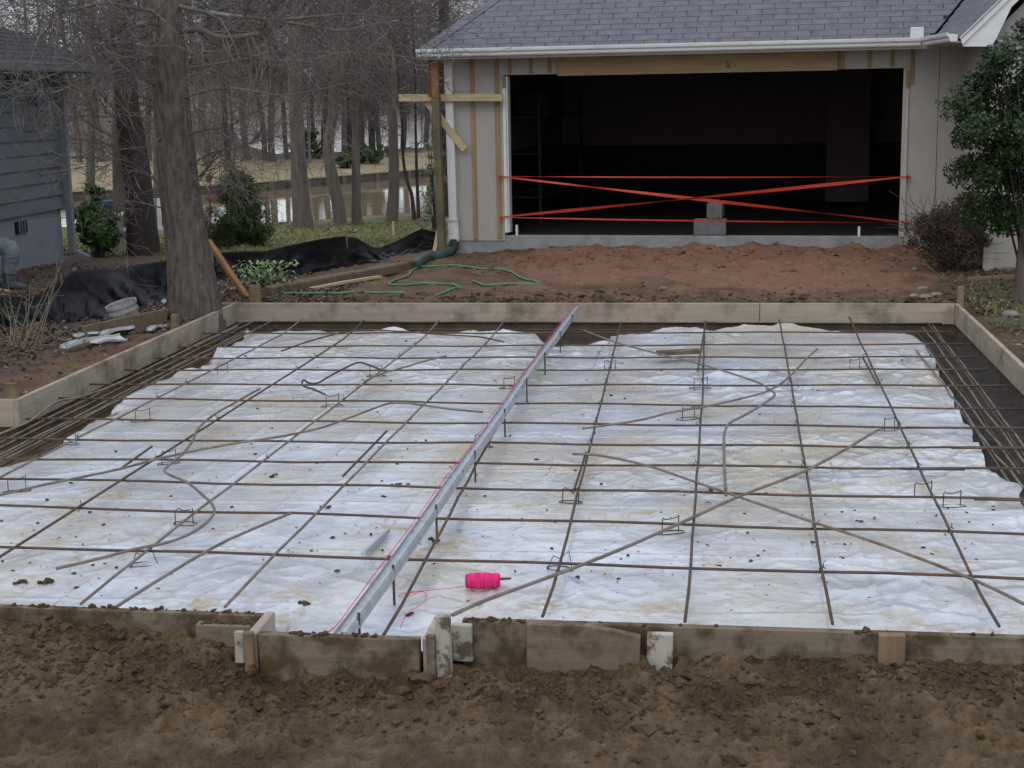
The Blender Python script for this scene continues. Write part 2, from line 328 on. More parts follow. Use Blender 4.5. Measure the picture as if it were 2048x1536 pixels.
def gh_base(x, y):
    x = np.asarray(x, float); y = np.asarray(y, float)
    z = np.interp(y, [0,5.5,14.2,18,20,23,28,33,38,60,400], [-.18,-.10,-.05,-.08,-.15,-.34,-.68,-1.0,-1.28,-1.3,-1.3])
    fr = np.interp(x, [-4,-2.8,-2.2,-1.85,-1.6,-1.0,-.3,.1,.6,1.2,3], [-.05,-.055,-.075,-.12,-.185,-.18,-.155,-.115,-.10,-.105,-.09])
    fr = lerp(fr, -.165, sst(5.45, 4.85, y))
    z = np.where(y < 7.5, lerp(fr, z, sst(5.6, 7.4, y)), z)
    bk = np.interp(x, [-6,-3.6,-3.2,-2.6,-1.5,0,1.2,1.9,2.4,3.5], [-.12,-.11,-.09,-.05,0.0,0.02,0.035,0.0,-.01,.03])
    a = sst(14.4, 18.6, y)*sst(-5.5, -3.6, x)*(1-sst(24, 27, y)); z = lerp(z, np.maximum(bk, z-0.02), a)
    z = lerp(z, -.08, sst(-4.6, -5.2, x)*sst(9.4, 9.9, y)*(1-sst(13, 16, y)))
    z = lerp(z, -.07, sst(2.1, 2.6, x)*sst(6, 8, y)*(1-sst(13, 15, y)))
    ys = y_shore(x); yw = y_wall(x)
    bed = np.maximum(ZW-0.02-(y-ys)*0.25, -2.7)
    z = np.where(y > ys-1.5, lerp(z, np.minimum(z, bed), sst(-1.5, 0.3, y-ys)), z)
    lf = sst(-.295, -.335, x/np.maximum(y, 1))
    pen = ZW+0.36+0.02*np.clip(y-yw, 0, 14)+0.12*sst(6, 12, y-yw)+lf*0.055*np.clip(y-yw-1, 0, 34)
    z = lerp(z, pen, sst(0.15, 0.8, y-yw)*(1-(1-lf)*sst(17, 21, y-yw))*(1-sst(34, 40, y-yw))*(y < 400))
    z = np.where(y > 690, lerp(z, -1.2+(y-700)*0.03, sst(690, 710, y)), z)
    m = pad_mask(x, y); z = lerp(z, -.33, m)
    return z
def gh_detail(x, y):
    near = (1-sst(5.56, 5.75, y))
    back = sst(14.3, 14.4, y)*(1-sst(24, 30, y))
    side = np.maximum(sst(-4.72, -4.8, x)*sst(9.5, 9.7, y), sst(2.14, 2.25, x)*sst(5.5, 6, y))*(1-sst(17, 24, y))
    # trampled smooth patches between ridges of kicked-up clods
    sm = sst(0.02, -0.12, fbm(x*1.1+3, y*2.0, 11, 3))
    big = fbm(x*1.7, y*2.6, 3, 3)*0.085
    cl = (ridged(x*8, y*11, 5, 3)-0.5)*0.06
    fine = fbm(x*30, y*36, 8, 3)*0.044+(ridged(x*22, y*27, 14, 2)-.5)*0.016
    lump = np.maximum(fbm(x*15, y*18, 21, 2)-0.08, 0)*0.16
    mud = big+(cl+lump)*lerp(1.0, 0.3, sm)*lerp(1.0, 0.62, sst(5.25, 5.0, y))+fine*lerp(1.0, 0.6, sm)
    mud = mud*(1-0.5*sst(5.42, 5.5, y))
    bk = fbm(x*1.3, y*1.1, 31, 3)*0.05+np.maximum(fbm(x*7, y*5, 33, 3)-0.03, 0)*0.10+fbm(x*22, y*16, 35, 3)*0.02
    bk = bk+(ridged(x*1.6, y*1.4, 38, 3)-0.5)*0.15*sst(18.0, 18.9, y)*sst(-3.0, -2.2, x)+(ridged(x*3.1, y*6, 39, 3)-0.5)*0.05*(1-sst(15.2, 15.9, y))*sst(14.35, 14.6, y)
    sd = fbm(x*3.5, y*3.0, 41, 4)*0.05+fbm(x*18, y*16, 43, 2)*0.018
    far = fbm(x*.25, y*.25, 51, 3)*0.12*sst(22, 30, y)
    return mud*near+bk*back+sd*side*(1-near)*(1-back)+far
def gh(x, y): return gh_base(x, y)+gh_detail(x, y)
def hit(px, py, off=0.0, z0=-0.1):
    z = z0
    for i in range(14):
        p = gz(px, py, z); z = 0.5*z+0.5*(float(gh_base(p[0], p[1]))+off)
    return gz(px, py, z)
def on(x, y, off=0.0): return np.array([x, y, float(gh(x, y))+off])

def lines(segs):
    out = []
    for a, b, st in segs: out.append(np.arange(a, b, st))
    return np.concatenate(out)
gxs = lines([(-820,-100,60),(-100,-40,6),(-40,-14,1.0),(-14,-7,0.14),(-7,-4.9,0.045),(-4.9,-2.95,0.03),(-2.95,1.55,0.009),(1.55,4.6,0.03),(4.6,9,0.2),(9,40,2.0),(40,100,10),(100,821,60)])
gys = lines([(-12,3.8,1.2),(3.8,4.7,0.02),(4.7,5.62,0.007),(5.62,9.4,0.12),(9.4,9.7,0.02),(9.7,14.2,0.08),(14.2,14.5,0.012),(14.5,19.8,0.03),(19.8,24,0.12),(24,44,0.4),(44,90,0.6),(90,190,6),(190,680,35),(680,720,4),(720,1500,60)])
GX, GY = np.meshgrid(gxs, gys); GZ = gh(GX, GY)
V = np.stack([GX, GY, GZ], -1).reshape(-1, 3); nx, ny = len(gxs), len(gys)
idx = np.arange(nx*ny).reshape(ny, nx)
F = np.stack([idx[:-1,:-1], idx[:-1,1:], idx[1:,1:], idx[1:,:-1]], -1).reshape(-1, 4)
me = bpy.data.meshes.new('ground')
me.vertices.add(len(V)); me.vertices.foreach_set('co', V.ravel())
me.loops.add(F.size); me.loops.foreach_set('vertex_index', F.ravel().astype(np.int32))
me.polygons.add(len(F)); me.polygons.foreach_set('loop_start', (np.arange(len(F))*4).astype(np.int32))
me.polygons.foreach_set('use_smooth', np.ones(len(F), bool)); me.update()
X, Y = V[:,0], V[:,1]
jit = fbm(X*1.6, Y*1.6, 61, 4); jit2 = fbm(X*6, Y*6, 65, 3)
yj, xj = Y+jit*1.6, X+jit*1.4
red = sst(15.2, 16.0, yj+0.25*np.sin(X*1.7))*(1-sst(20, 22, Y))*sst(-3.4, -1.5, xj)*(1-sst(1.9, 2.7, xj))
red = np.maximum(red, 0.30*sst(14.4, 15, yj)*(1-sst(20, 22, Y))*sst(-5.2, -4.2, xj)*(1-sst(2.0, 2.6, xj)))
red = np.maximum(red, 0.35*sst(-4.7, -4.75, X)*sst(-6.2, -5.2, xj)*sst(9.6, 9.8, Y)*(1-sst(13.2, 14.2, yj)))
leafm = np.maximum(sst(-5.0, -5.9, xj)*sst(9.6, 10.4, Y), sst(-4.3, -5.0, xj)*sst(13.8, 14.4, Y))*(1-sst(18.5, 20.5, yj))
leafm = np.maximum(leafm, sst(2.3, 2.7, xj)*sst(8, 9, Y)*(1-sst(24, 28, Y)))
leafm = np.maximum(leafm, 0.6*sst(0.05, 0.2, jit)*sst(22, 25, Y)*(1-sst(40, 44, Y)))
d = Y-y_wall(X)
leafm = np.maximum(leafm, sst(8, 12, d+jit*4))
grass = sst(19.0, 21.0, yj)*(1-sst(40, 44, Y))*sst(0.16, -0.02, jit)*(X < 3)
grass = np.maximum(grass, 0.6*sst(2.4, 2.9, xj)*sst(11, 13, yj)*(1-sst(15.6, 16.6, yj)))
straw = sst(-1, 0.5, d)*(1-sst(9, 13, d+jit*4))
wet = pad_mask(X, Y)*sst(1.0, 1.4, X)
wet = np.maximum(wet, 0.75*pad_mask(X, Y)*sst(13.6, 13.9, Y))
for nme, a in (('red', red), ('leaf', leafm), ('grass', grass), ('straw', straw), ('wet', wet)):
    at = me.attributes.new(nme, 'FLOAT', 'POINT'); at.data.foreach_set('value', np.clip(a, 0, 1).astype(np.float32))
ground = bpy.data.objects.new('ground', me); COL.objects.link(ground); tag(ground, kind='structure')
def ground_mat():
    m = bpy.data.materials.new('ground_soil'); m.use_nodes = True; t = m.node_tree; N = t.nodes; L = t.links
    b = N['Principled BSDF']; b.inputs['Specular IOR Level'].default_value = 0.25
    tc = N.new('ShaderNodeTexCoord')
    def noise(sc, det=6, ro=0.6):
        n = N.new('ShaderNodeTexNoise'); n.inputs['Scale'].default_value = sc; n.inputs['Detail'].default_value = det; n.inputs['Roughness'].default_value = ro
        L.new(tc.outputs['Object'], n.inputs['Vector']); return n.outputs['Fac']
    def ramp(fac, stops):
        r = N.new('ShaderNodeValToRGB'); e = r.color_ramp.elements
        while len(e) < len(stops): e.new(0.5)
        for k, (p, c) in enumerate(stops): e[k].position = p; e[k].color = (*c, 1)
        L.new(fac, r.inputs[0]); return r.outputs[0]
    def mixc(f, a, c):
        x = N.new('ShaderNodeMix'); x.data_type = 'RGBA'; L.new(f, x.inputs[0]); L.new(a, x.inputs[6]); L.new(c, x.inputs[7]); return x.outputs[2]
    def att(nm):
        a = N.new('ShaderNodeAttribute'); a.attribute_name = nm; return a.outputs['Fac']
    n1, n2, n3, n4 = noise(3.2, 7), noise(17, 6), noise(60, 4), noise(0.5, 4)
    mud = ramp(n1, [(0.30, (0.035,0.022,0.009)), (0.45, (0.078,0.051,0.023)), (0.58, (0.165,0.112,0.062)), (0.70, (0.105,0.057,0.019))])
    mud = mixc(ramp(n2, [(0.38, (0,0,0)), (0.62, (0.55,0.55,0.55))]), mud, ramp(n3, [(0.3, (0.020,0.013,0.006)), (0.7, (0.104,0.070,0.032))]))
    redc = ramp(n1, [(0.3, (0.17,0.078,0.043)), (0.5, (0.25,0.13,0.082)), (0.7, (0.215,0.133,0.088))])
    redc = mixc(ramp(n2, [(0.45, (0,0,0)), (0.66, (0.6,0.6,0.6))]), redc, ramp(n3, [(0.3, (0.12,0.06,0.035)), (0.7, (0.26,0.16,0.10))]))
    lfc = ramp(n2, [(0.32, (0.050,0.036,0.027)), (0.5, (0.10,0.07,0.050)), (0.68, (0.155,0.112,0.08))])
    grc = ramp(n2, [(0.3, (0.095,0.125,0.045)), (0.55, (0.165,0.19,0.075)), (0.72, (0.24,0.215,0.115))])
    stc = ramp(n4, [(0.35, (0.30,0.245,0.14)), (0.6, (0.36,0.30,0.18))])
    wtc = ramp(n2, [(0.35, (0.032,0.029,0.028)), (0.65, (0.07,0.06,0.055))])
    c = mixc(att('red'), mud, redc); c = mixc(att('leaf'), c, lfc); c = mixc(att('grass'), c, grc); c = mixc(att('straw'), c, stc); c = mixc(att('wet'), c, wtc)
    L.new(c, b.inputs['Base Color'])
    rr = N.new('ShaderNodeMapRange'); rr.inputs[3].default_value = 0.38; rr.inputs[4].default_value = 0.95; L.new(n1, rr.inputs[0]); L.new(rr.outputs[0], b.inputs['Roughness'])
    bp = N.new('ShaderNodeBump'); bp.inputs['Distance'].default_value = 0.012; L.new(n3, bp.inputs['Height'])
    bp2 = N.new('ShaderNodeBump'); bp2.inputs['Distance'].default_value = 0.02; L.new(n2, bp2.inputs['Height']); L.new(bp.outputs[0], bp2.inputs['Normal'])
    L.new(bp2.outputs[0], b.inputs['Normal'])
    return m
me.materials.append(ground_mat())

# lake water
wm = bpy.data.materials.new('lake_water'); wm.use_nodes = True; _t = wm.node_tree; _b = _t.nodes['Principled BSDF']
_b.inputs['Base Color'].default_value = (0.25,0.195,0.125,1); _b.inputs['Roughness'].default_value = 0.035; _b.inputs['IOR'].default_value = 1.33; _b.inputs['Specular IOR Level'].default_value = 0.5
_tc = _t.nodes.new('ShaderNodeTexCoord'); _mp = _t.nodes.new('ShaderNodeMapping'); _mp.inputs['Scale'].default_value = (0.7, 1.2, 1)
_n = _t.nodes.new('ShaderNodeTexNoise'); _n.inputs['Scale'].default_value = 1.3; _n.inputs['Detail'].default_value = 4
_bp = _t.nodes.new('ShaderNodeBump'); _bp.inputs['Distance'].default_value = 0.006
_t.links.new(_tc.outputs['Object'], _mp.inputs[0]); _t.links.new(_mp.outputs[0], _n.inputs['Vector']); _t.links.new(_n.outputs['Fac'], _bp.inputs['Height']); _t.links.new(_bp.outputs[0], _b.inputs['Normal'])
b = MB(); b.add([(-800,34,ZW),(800,34,ZW),(800,712,ZW),(-800,712,ZW)], [(0,1,2,3)]); tag(b.build('water', wm), kind='structure')

# ------------------------------------------------------------------ clods / litter helpers
_ph = (1+5**.5)/2
ICO_V = np.array([(-1,_ph,0),(1,_ph,0),(-1,-_ph,0),(1,-_ph,0),(0,-1,_ph),(0,1,_ph),(0,-1,-_ph),(0,1,-_ph),(_ph,0,-1),(_ph,0,1),(-_ph,0,-1),(-_ph,0,1)])/math.hypot(1,_ph)
ICO_F = [(0,11,5),(0,5,1),(0,1,7),(0,7,10),(0,10,11),(1,5,9),(5,11,4),(11,10,2),(10,7,6),(7,1,8),(3,9,4),(3,4,2),(3,2,6),(3,6,8),(3,8,9),(4,9,5),(2,4,11),(6,2,10),(8,6,7),(9,8,1)]
ng = np.random.default_rng(5)
def clod(b, p, s, flat=0.65):
    v = ICO_V*(1+ng.uniform(-.45, .45, (12,1)))*np.array([s*ng.uniform(.7,1.5), s*ng.uniform(.7,1.3), s*flat*ng.uniform(.7,1.2)])
    a = ng.uniform(0, 6.28); c, q = math.cos(a), math.sin(a)
    v = v @ np.array([[c,q,0],[-q,c,0],[0,0,1]]); b.add(v+np.array(p), ICO_F)
def leafq(b, p, s, tilt=0.5):
    a = ng.uniform(0, 6.28); d = np.array([math.cos(a), math.sin(a), ng.uniform(-tilt, tilt)])*s; e = np.array([-math.sin(a), math.cos(a), ng.uniform(-tilt, tilt)])*s*0.45
    p = np.array(p); k = np.array([0,0,s*ng.uniform(.05,.35)])
    b.add([p-d, p-e+k, p+d, p+e+k*0.5], [(0,1,2),(0,2,3)])

# mud clods lying in front of the form and along its back and on the red dirt
b = MB()
for i in range(13000):
    x = ng.uniform(-3.0, 1.7); y = 5.50-abs(ng.normal(0, 0.33))
    if y < 4.4 or pad_mask(x, y) > .01 or (-1.86 < x < -0.95 and y > 5.27): continue
    if fbm(x*1.3+9, y*2.2, 71, 3) < -0.02 and ng.random() < .75: continue
    s = 0.003+0.013*ng.random()**2.6+(0.022*ng.random() if ng.random() < .03 else 0)
    clod(b, on(x, y, -s*0.12), s, .75)
tag(b.build('mud_clods', M['clod'], smooth=False), kind='stuff')
b = MB()
for i in range(2600):
    x = ng.uniform(-4.6, 2.6); y = 14.4+abs(ng.normal(0, 0.5)) if ng.random() < .86 else ng.uniform(15, 19.2)
    if fbm(x*1.7, y*1.7, 75, 3) < 0 and ng.random() < .6: continue
    s = 0.008+0.026*ng.random()**3
    if y > 15.4: s *= .6
    clod(b, on(x, y, s*0.2), s)
tag(b.build('dirt_clods', M['clod'], smooth=False), kind='stuff')
b = MB()
for i in range(260):
    x = ng.uniform(-3.2, 2.3); y = 18.4+ng.normal(0, 0.6)
    if y > 19.35: continue
    s = 0.012+0.035*ng.random()**3
    clod(b, on(x, y, s*0.2), s)
tag(b.build('clay_clods', M['clod_red'], smooth=False), kind='stuff')
# dead leaves
b = MB()
for i in range(20000):
    if ng.random() < .66:
        x = -4.75-abs(ng.normal(0, 1.9)); y = ng.uniform(9.9, 18.5)
        if x > -5.6 and y < 12.8 and ng.random() < .85: continue
    elif ng.random() < .3: x = ng.uniform(-5.2, -3.9); y = ng.uniform(14.5, 16.5)
    else: x = ng.uniform(2.3, 4.6); y = ng.uniform(9, 17.5)
    if x < -9.5: continue
    leafq(b, on(x, y, 0.010), ng.uniform(.016, .036))
for i in range(1500):
    x = ng.uniform(-13, -4); y = ng.uniform(20, 38)
    leafq(b, on(x, y, 0.015), ng.uniform(.04, .08))
tag(b.build('leaf_litter', M['litter']), kind='stuff')
# lawn
b = MB()
for i in range(30000):
    x = ng.uniform(-15, -3); y = 20+18.5*ng.random()**1.3
    if i > 28300: x = ng.uniform(2.3, 4.6); y = ng.uniform(9.5, 16.4)
    if x < -8.3 and y < 19.5: continue
    if fbm(x*1.6, y*1.6, 61, 2) > 0.1: continue
    p = on(x, y); a = ng.uniform(0, 6.28); h = ng.uniform(.04, .09); w_ = ng.uniform(.008, .016)
    b.add([p+np.array([w_*math.cos(a), w_*math.sin(a), 0]), p-np.array([w_*math.cos(a), w_*math.sin(a), 0]), p+np.array([ng.normal(0,.03), ng.normal(0,.03), h])], [(0,1,2)])
tag(b.build('lawn_grass', M['blade']), kind='stuff')

# ------------------------------------------------------------------ plastic sheet
yf0 = 5.511
ZS = -0.165
_left = [gz(*p, ZS) for p in [(495,658),(478,682),(440,702),(398,737),(330,757),(268,790),(182,842),(140,872),(48,912),(0,932)]]
_right = [gz(*p, ZS) for p in [(1830,668),(1862,712),(1885,758),(1905,795),(1925,840),(1955,882),(1972,935),(2036,962),(2050,1022)]]
_back = [gz(*p, ZS) for p in [(495,658),(560,660),(700,659),(800,660),(960,664),(1065,668),(1085,688),(1205,686),(1218,670),(1260,662),(1320,660),(1380,655),(1400,660),(1450,655),(1590,652),(1660,658),(1760,660),(1832,668)]]
ny_, nx_ = 520, 440
yl = np.array([p[1] for p in _left[::-1]]+[13.9]); xl = np.array([p[0] for p in _left[::-1]]+[_left[0][0]])
yr = np.array([5.5]+[p[1] for p in _right[::-1]]+[13.9]); xr = np.array([2.02]+[p[0] for p in _right[::-1]]+[_right[0][0]])
bx = np.array([p[0] for p in _back]); by = np.array([p[1] for p in _back]); o_ = np.argsort(bx); bx, by = bx[o_], by[o_]
tt = np.linspace(0, 1, ny_)[:, None]**1.15; uu = np.linspace(0, 1, nx_)[None, :]
xb0 = -4.6+6.6*uu
Yg = 5.548+(13.6-5.548)*tt*np.ones_like(uu)
def xlim(yq):
    a = np.interp(yq, yl, xl); a = np.where(yq < yl[0], yl[0]*0-6.4, a)
    a = np.where(yq < yl[0], np.maximum(xl[0]-(yl[0]-yq)*1.2, -6.5), a)
    return a+0.05*fbm(yq*3.1, yq*0+2, 81, 3)
def xrim(yq): return np.interp(yq, yr, xr)+0.05*fbm(yq*3.7, yq*0+5, 83, 3)
Xg = xlim(Yg)+(xrim(Yg)-xlim(Yg))*uu
yb = np.interp(Xg, bx, by)+0.03*fbm(Xg*5, Xg*0+1, 85, 2)
Yg = 5.548+(yb-5.548)*tt
Xg = xlim(Yg)+(xrim(Yg)-xlim(Yg))*uu
notch = (Xg > -1.74)*(Xg < -1.08)
Yf = np.where(notch, 5.345, 5.548); Yg = Yf+(Yg-Yf)*np.clip((Yg-5.548)/1.0, 0, 1)**0.0*1.0 if False else Yg-(5.548-Yf)*np.clip(1-(Yg-5.548)/0.9, 0, 1)
wx = Xg+0.25*fbm(Xg*1.1, Yg*1.1, 91, 2); wy = Yg+0.25*fbm(Xg*1.3+7, Yg*1.3, 93, 2)
amp = 0.30+1.3*sst(-.12, .18, fbm(Xg*.8, Yg*.8, 95, 2))
cr1 = ridged(wx*1.9+wy*0.7, wy*1.6-wx*1.1, 97, 1)**9; cr2 = ridged(wx*3.6-wy*2.6, wy*2.9+wx*2.4, 99, 1)**7; cr3 = ridged(wx*7+wy*6, wy*6-wx*6, 101, 1)**6
rot = lambda a: (wx*math.cos(a)+wy*math.sin(a), wy*math.cos(a)-wx*math.sin(a))
a1, a2, a3 = rot(.6), rot(-.5), rot(1.1)
fac3 = 0.015*(vl(a1[0]*2.3, a1[1]*3.1, 121)-.5)+0.012*(vl(a2[0]*4.1, a2[1]*5.6, 123)-.5)+0.007*(vl(a3[0]*9, a3[1]*11, 125)-.5)
fold = sum(.0045*np.exp(-((Yg-y0-.02*(Xg+1)+.02*fbm(Xg*2, Xg*0+y0, 140, 2))/.010)**2) for y0 in (6.1,6.9,7.75,8.5,9.4,10.2,11.1,12.0,12.8))
fold = fold+sum(.0045*np.exp(-((Xg-x0-.02*(Yg-9)+.02*fbm(Yg*2, Yg*0+x0, 141, 2))/.009)**2) for x0 in (-3.6,-3.0,-2.3,-1.6,-.45,.1,.55,.95,1.5))
Zg = ZS+fold+amp*(0.008*cr1+0.007*cr2+0.004*cr3+fac3*(.5+.35*sst(-1.2, .5, Xg))+0.016*fbm(wx*0.8, wy*0.7, 104, 2))
# seams of the lapped film
for sx, sl in ((-0.95, 0.015), (0.62, -.02), (-2.75, .03)):
    Zg = Zg+0.010*np.exp(-((Xg-sx-sl*(Yg-9))/0.012)**2)
fr = np.exp(-(Yg-Yf)/0.10)*0.085*(0.55+0.9*vn(Xg*3, Xg*0, 107)); Zg = Zg+np.where(tt < .3, fr, 0)
el = np.minimum(uu, 1-uu)*6.6; eb = (1-tt)*8.3
edge = np.minimum(el, eb); curl = vn(Xg*4, Yg*4, 109)
Zg = Zg+np.exp(-edge/0.10)*(curl-0.66)*0.08
b = MB(); b.grid(np.stack([Xg, Yg, Zg], -1))
def sheet_mat():
    m = bpy.data.materials.new('white_poly_film'); m.use_nodes = True; t = m.node_tree; N = t.nodes; L = t.links
    p = N['Principled BSDF']; p.inputs['Roughness'].default_value = 0.25; p.inputs['Specular IOR Level'].default_value = 0.5
    tc = N.new('ShaderNodeTexCoord')
    def noise(sc, det, ro, st=(1,1,1)):
        mp = N.new('ShaderNodeMapping'); mp.inputs['Scale'].default_value = st; L.new(tc.outputs['Object'], mp.inputs[0])
        n = N.new('ShaderNodeTexNoise'); n.inputs['Scale'].default_value = sc; n.inputs['Detail'].default_value = det; n.inputs['Roughness'].default_value = ro
        L.new(mp.outputs[0], n.inputs['Vector']); return n.outputs['Fac']
    def ramp(f, a, c, ca=(0,0,0), cb=(1,1,1)):
        r = N.new('ShaderNodeValToRGB'); r.color_ramp.elements[0].position = a; r.color_ramp.elements[1].position = c
        r.color_ramp.elements[0].color = (*ca,1); r.color_ramp.elements[1].color = (*cb,1); L.new(f, r.inputs[0]); return r.outputs[0]
    def mix(f, a, c):
        x = N.new('ShaderNodeMix'); x.data_type = 'RGBA'; L.new(f, x.inputs[0]); L.new(a, x.inputs[6])
        if isinstance(c, tuple): x.inputs[7].default_value = (*c,1)
        else: L.new(c, x.inputs[7])
        return x.outputs[2]
    base = ramp(noise(1.6, 7, .7, (1,1.2,1)), .36, .62, (0.71,0.745,0.82), (0.49,0.52,0.575))
    def mul(a, b2):
        x = N.new('ShaderNodeMath'); x.operation = 'MULTIPLY'; L.new(a, x.inputs[0])
        if isinstance(b2, float): x.inputs[1].default_value = b2
        else: L.new(b2, x.inputs[1])
        return x.outputs[0]
    st1 = mul(ramp(noise(1.5, 8, .75, (1,1.1,1)), .48, .62), ramp(noise(9, 5, .75, (1,1,1)), .42, .58))
    c = mix(mul(st1, 0.95), base, (0.36,0.285,0.16))
    haze_ = ramp(noise(0.7, 5, .65), .42, .64); c = mix(mul(haze_, 0.72), c, (0.47,0.425,0.32))
    spk = mul(ramp(noise(30, 4, .65), .64, .70), ramp(noise(1.6, 4, .6), .42, .6)); c = mix(mul(spk, 0.85), c, (0.16,0.11,0.065))
    L.new(c, p.inputs['Base Color'])
    rr = N.new('ShaderNodeMapRange'); rr.inputs[3].default_value = 0.13; rr.inputs[4].default_value = 0.7; L.new(st1, rr.inputs[0]); L.new(rr.outputs[0], p.inputs['Roughness'])
    bp = N.new('ShaderNodeBump'); bp.inputs['Distance'].default_value = 0.005; L.new(noise(9, 4, .6, (1,1,1)), bp.inputs['Height'])
    L.new(bp.outputs[0], p.inputs['Normal'])
    return m
sheet = b.build('plastic_sheet', sheet_mat(), smooth=True)
tag(sheet, 'wrinkled white plastic film spread over the ground inside the formwork', 'plastic sheet')
def zs(x, y): return ZS
b = MB()
for i in range(1300):
    px = ng.uniform(0, 2048); py = 660+570*ng.random()
    p = gz(px, py, ZS+0.004)
    if fbm(p[0]*.9, p[1]*.9, 111, 3) < -0.02 and ng.random() < .6: continue
    if p[0] < float(xlim(np.array(p[1])))+.15 or p[0] > float(xrim(np.array(p[1])))-.1 or p[1] > 13.3 or p[1] < 5.7: continue
    s = 0.003+0.010*ng.random()**4
    if ng.random() < .25: leafq(b, p+np.array([0,0,.006]), s*1.7, .2)
    else: clod(b, p, s, .5)
for px, py, s in [(548,952,.022),(793,970,.024),(608,1208,.026),(90,1165,.03),(40,1166,.022),(650,1015,.02),(870,1082,.02),(820,1230,.016),(860,400,.01)]:
    if py > 600:
        p = gz(px, py, ZS+.006)
        for k in range(5): clod(b, p+np.array([ng.normal(0,s*.7), ng.normal(0,s*.5), ng.uniform(0,.008)]), s*ng.uniform(.3,.7))
for x0, x1, n, y in ((-4, -1.8, 120, yf0+.012), (-1.62, -1.45, 26, 5.306), (-1.36, -1.24, 14, 5.306), (-.97, -.72, 40, yf0), (-.6, 3, 60, yf0), (-2.0, -1.78, 60, 5.462)):
    for k in range(n):
        x = ng.uniform(x0, x1); s = .004+.011*ng.random()**2
        clod(b, (x, y+ng.normal(0,.009), s*.3-(.025 if y == 5.462 else 0)), s)
tag(b.build('dirt_crumbs', M['clod']), kind='stuff')

# ------------------------------------------------------------------ formwork
H = 0.19; TH = 0.038
def board(name, p0, p1, label, mats='form_x', h=H, top=0.0, n=10, cat='form board', group='formwork boards round the pad', th=TH, seed=1, warp=0.003):
    b = MB(); b.bar((p0[0], p0[1], top-h/2), (p1[0], p1[1], top-h/2), th, h, n=n, warp=warp, seed=seed)
    o = b.build(name, M[mats], bevel=0.003); return tag(o, label, cat, group)
yb_ = PY1+TH/2; yf_ = PY0-TH/2
board('form_board', (PX0-.3, yb_), (0.36, yb_), 'long back form board on the left, bleached, meeting a greyer board end to end', seed=3)
board('form_board', (0.365, yb_), (PX1+.0, yb_), 'greyer right half of the back form board facing the garage', 'form_muddy' if False else 'form_x', seed=4)
board('form_board', (PX0-TH/2, PY1-.0), (PX0-TH/2, 9.56), 'side form board on the left, pale, running from the tree forwards', 'form_y', seed=5)
board('form_board', (PX1+TH/2, PY1+TH), (PX1+TH/2, 5.3), 'side form board along the right edge of the pad', 'form_y', seed=6)
board('form_board', (PX0-TH-.002, 9.56+TH/2), (-9.0, 9.56+TH/2), 'form board turning off the left side board towards the photo edge', seed=7, warp=0)
# front boards
board('form_board', (-6.5, yf_+.03), (-1.765, yf_), 'front form board left of the notch, mud splashed, half buried in clods', 'form_muddy', seed=8)
board('form_board', (-1.72, 5.325-TH/2), (-1.10, 5.325-TH/2), 'short front form board closing the notch below the steel joint rail', 'form_muddy', seed=9)
board('form_board', (-0.975, yf_+.01), (3.2, yf_+.005), 'long front form board right of the white post', 'form_muddy', seed=10)
b = MB(); b.bar((-1.748, 5.30, -.095), (-1.748, 5.545, -.095), TH, H, up=(0,0,1)); tag(b.build('form_board', M['form_y'], bevel=.003), 'stub of form board stepping back on the left side of the notch', 'form board', 'formwork boards round the pad')
b = MB(); b.bar((-1.072, 5.30, -.095), (-1.072, 5.545, -.095), TH, H, up=(0,0,1)); tag(b.build('form_board', M['form_y'], bevel=.003), 'stub of form board stepping back on the right side of the notch', 'form board', 'formwork boards round the pad')
b = MB(); P = [gy(px, py, 5.485)[[0,2]] for px, py in [(1056,1243),(1180,1246),(1282,1268),(1280,1345),(1056,1348)]]
b.ext([(p[0], p[1]) for p in P[::-1]], 'y', 5.448, 5.486); tag(b.build('scrap_board', M['form_brown'], bevel=.002), 'scrap board with a slanting broken top nailed to the front form', 'scrap board')
def stake(name, px0, px1, pyt, y, label, m, depth=0.04, zb=-.4, tilt=0.0, point=False, cat='stake', group='stakes holding the formwork', pyb=None):
    pt = gy((px0+px1)/2, pyt, y); wdt = abs(gy(px1, pyt, y)[0]-gy(px0, pyt, y)[0])
    b = MB(); b.bar((pt[0]+tilt, y, zb), (pt[0], y, pt[2]), wdt, depth, up=(0,1,0), n=4, warp=.001, seed=int(px0))
    return tag(b.build(name, M[m], bevel=.003), label, cat, group)
stake('stake', 871, 900, 1229, 5.30, 'white painted peeling stake at the right end of the notch', 'white_stake', .045)
stake('stake', 904, 944, 1248, 5.474, 'broken white painted stake beside the peeling white post', 'white_stake', .03, zb=-.15)
stake('stake', 1294, 1346, 1266, 5.46, 'short pale stake sunk in mud past the scrap board', 'white_stake', .035)
stake('stake', 1757, 1810, 1268, 5.47, 'brown stub stake against the right part of the front form', 'stake', .04)
stake('stake', 488, 506, 1264, 5.268, 'orange brown stake at the left end of the notch board', 'stake', .03)
stake('stake', 469, 487, 1262, 5.30, 'grey sliver of stake behind the left end of the notch board', 'white_stake', .02, zb=-.12)
stake('stake', 853, 870, 1270, 5.268, 'brown stake nailed to the right end of the notch board', 'form_muddy', .03)
stake('stake', 498, 520, 570, 14.42, 'stake standing behind the back form board near its left corner', 'stake', .04)
stake('stake', 10, 33, 766, 9.62, 'tall stake at the near end of the left side form board', 'stake', .05)
stake('stake', 1915, 1928, 572, 14.46, 'thin stake behind the right rear corner of the formwork', 'stake', .035)
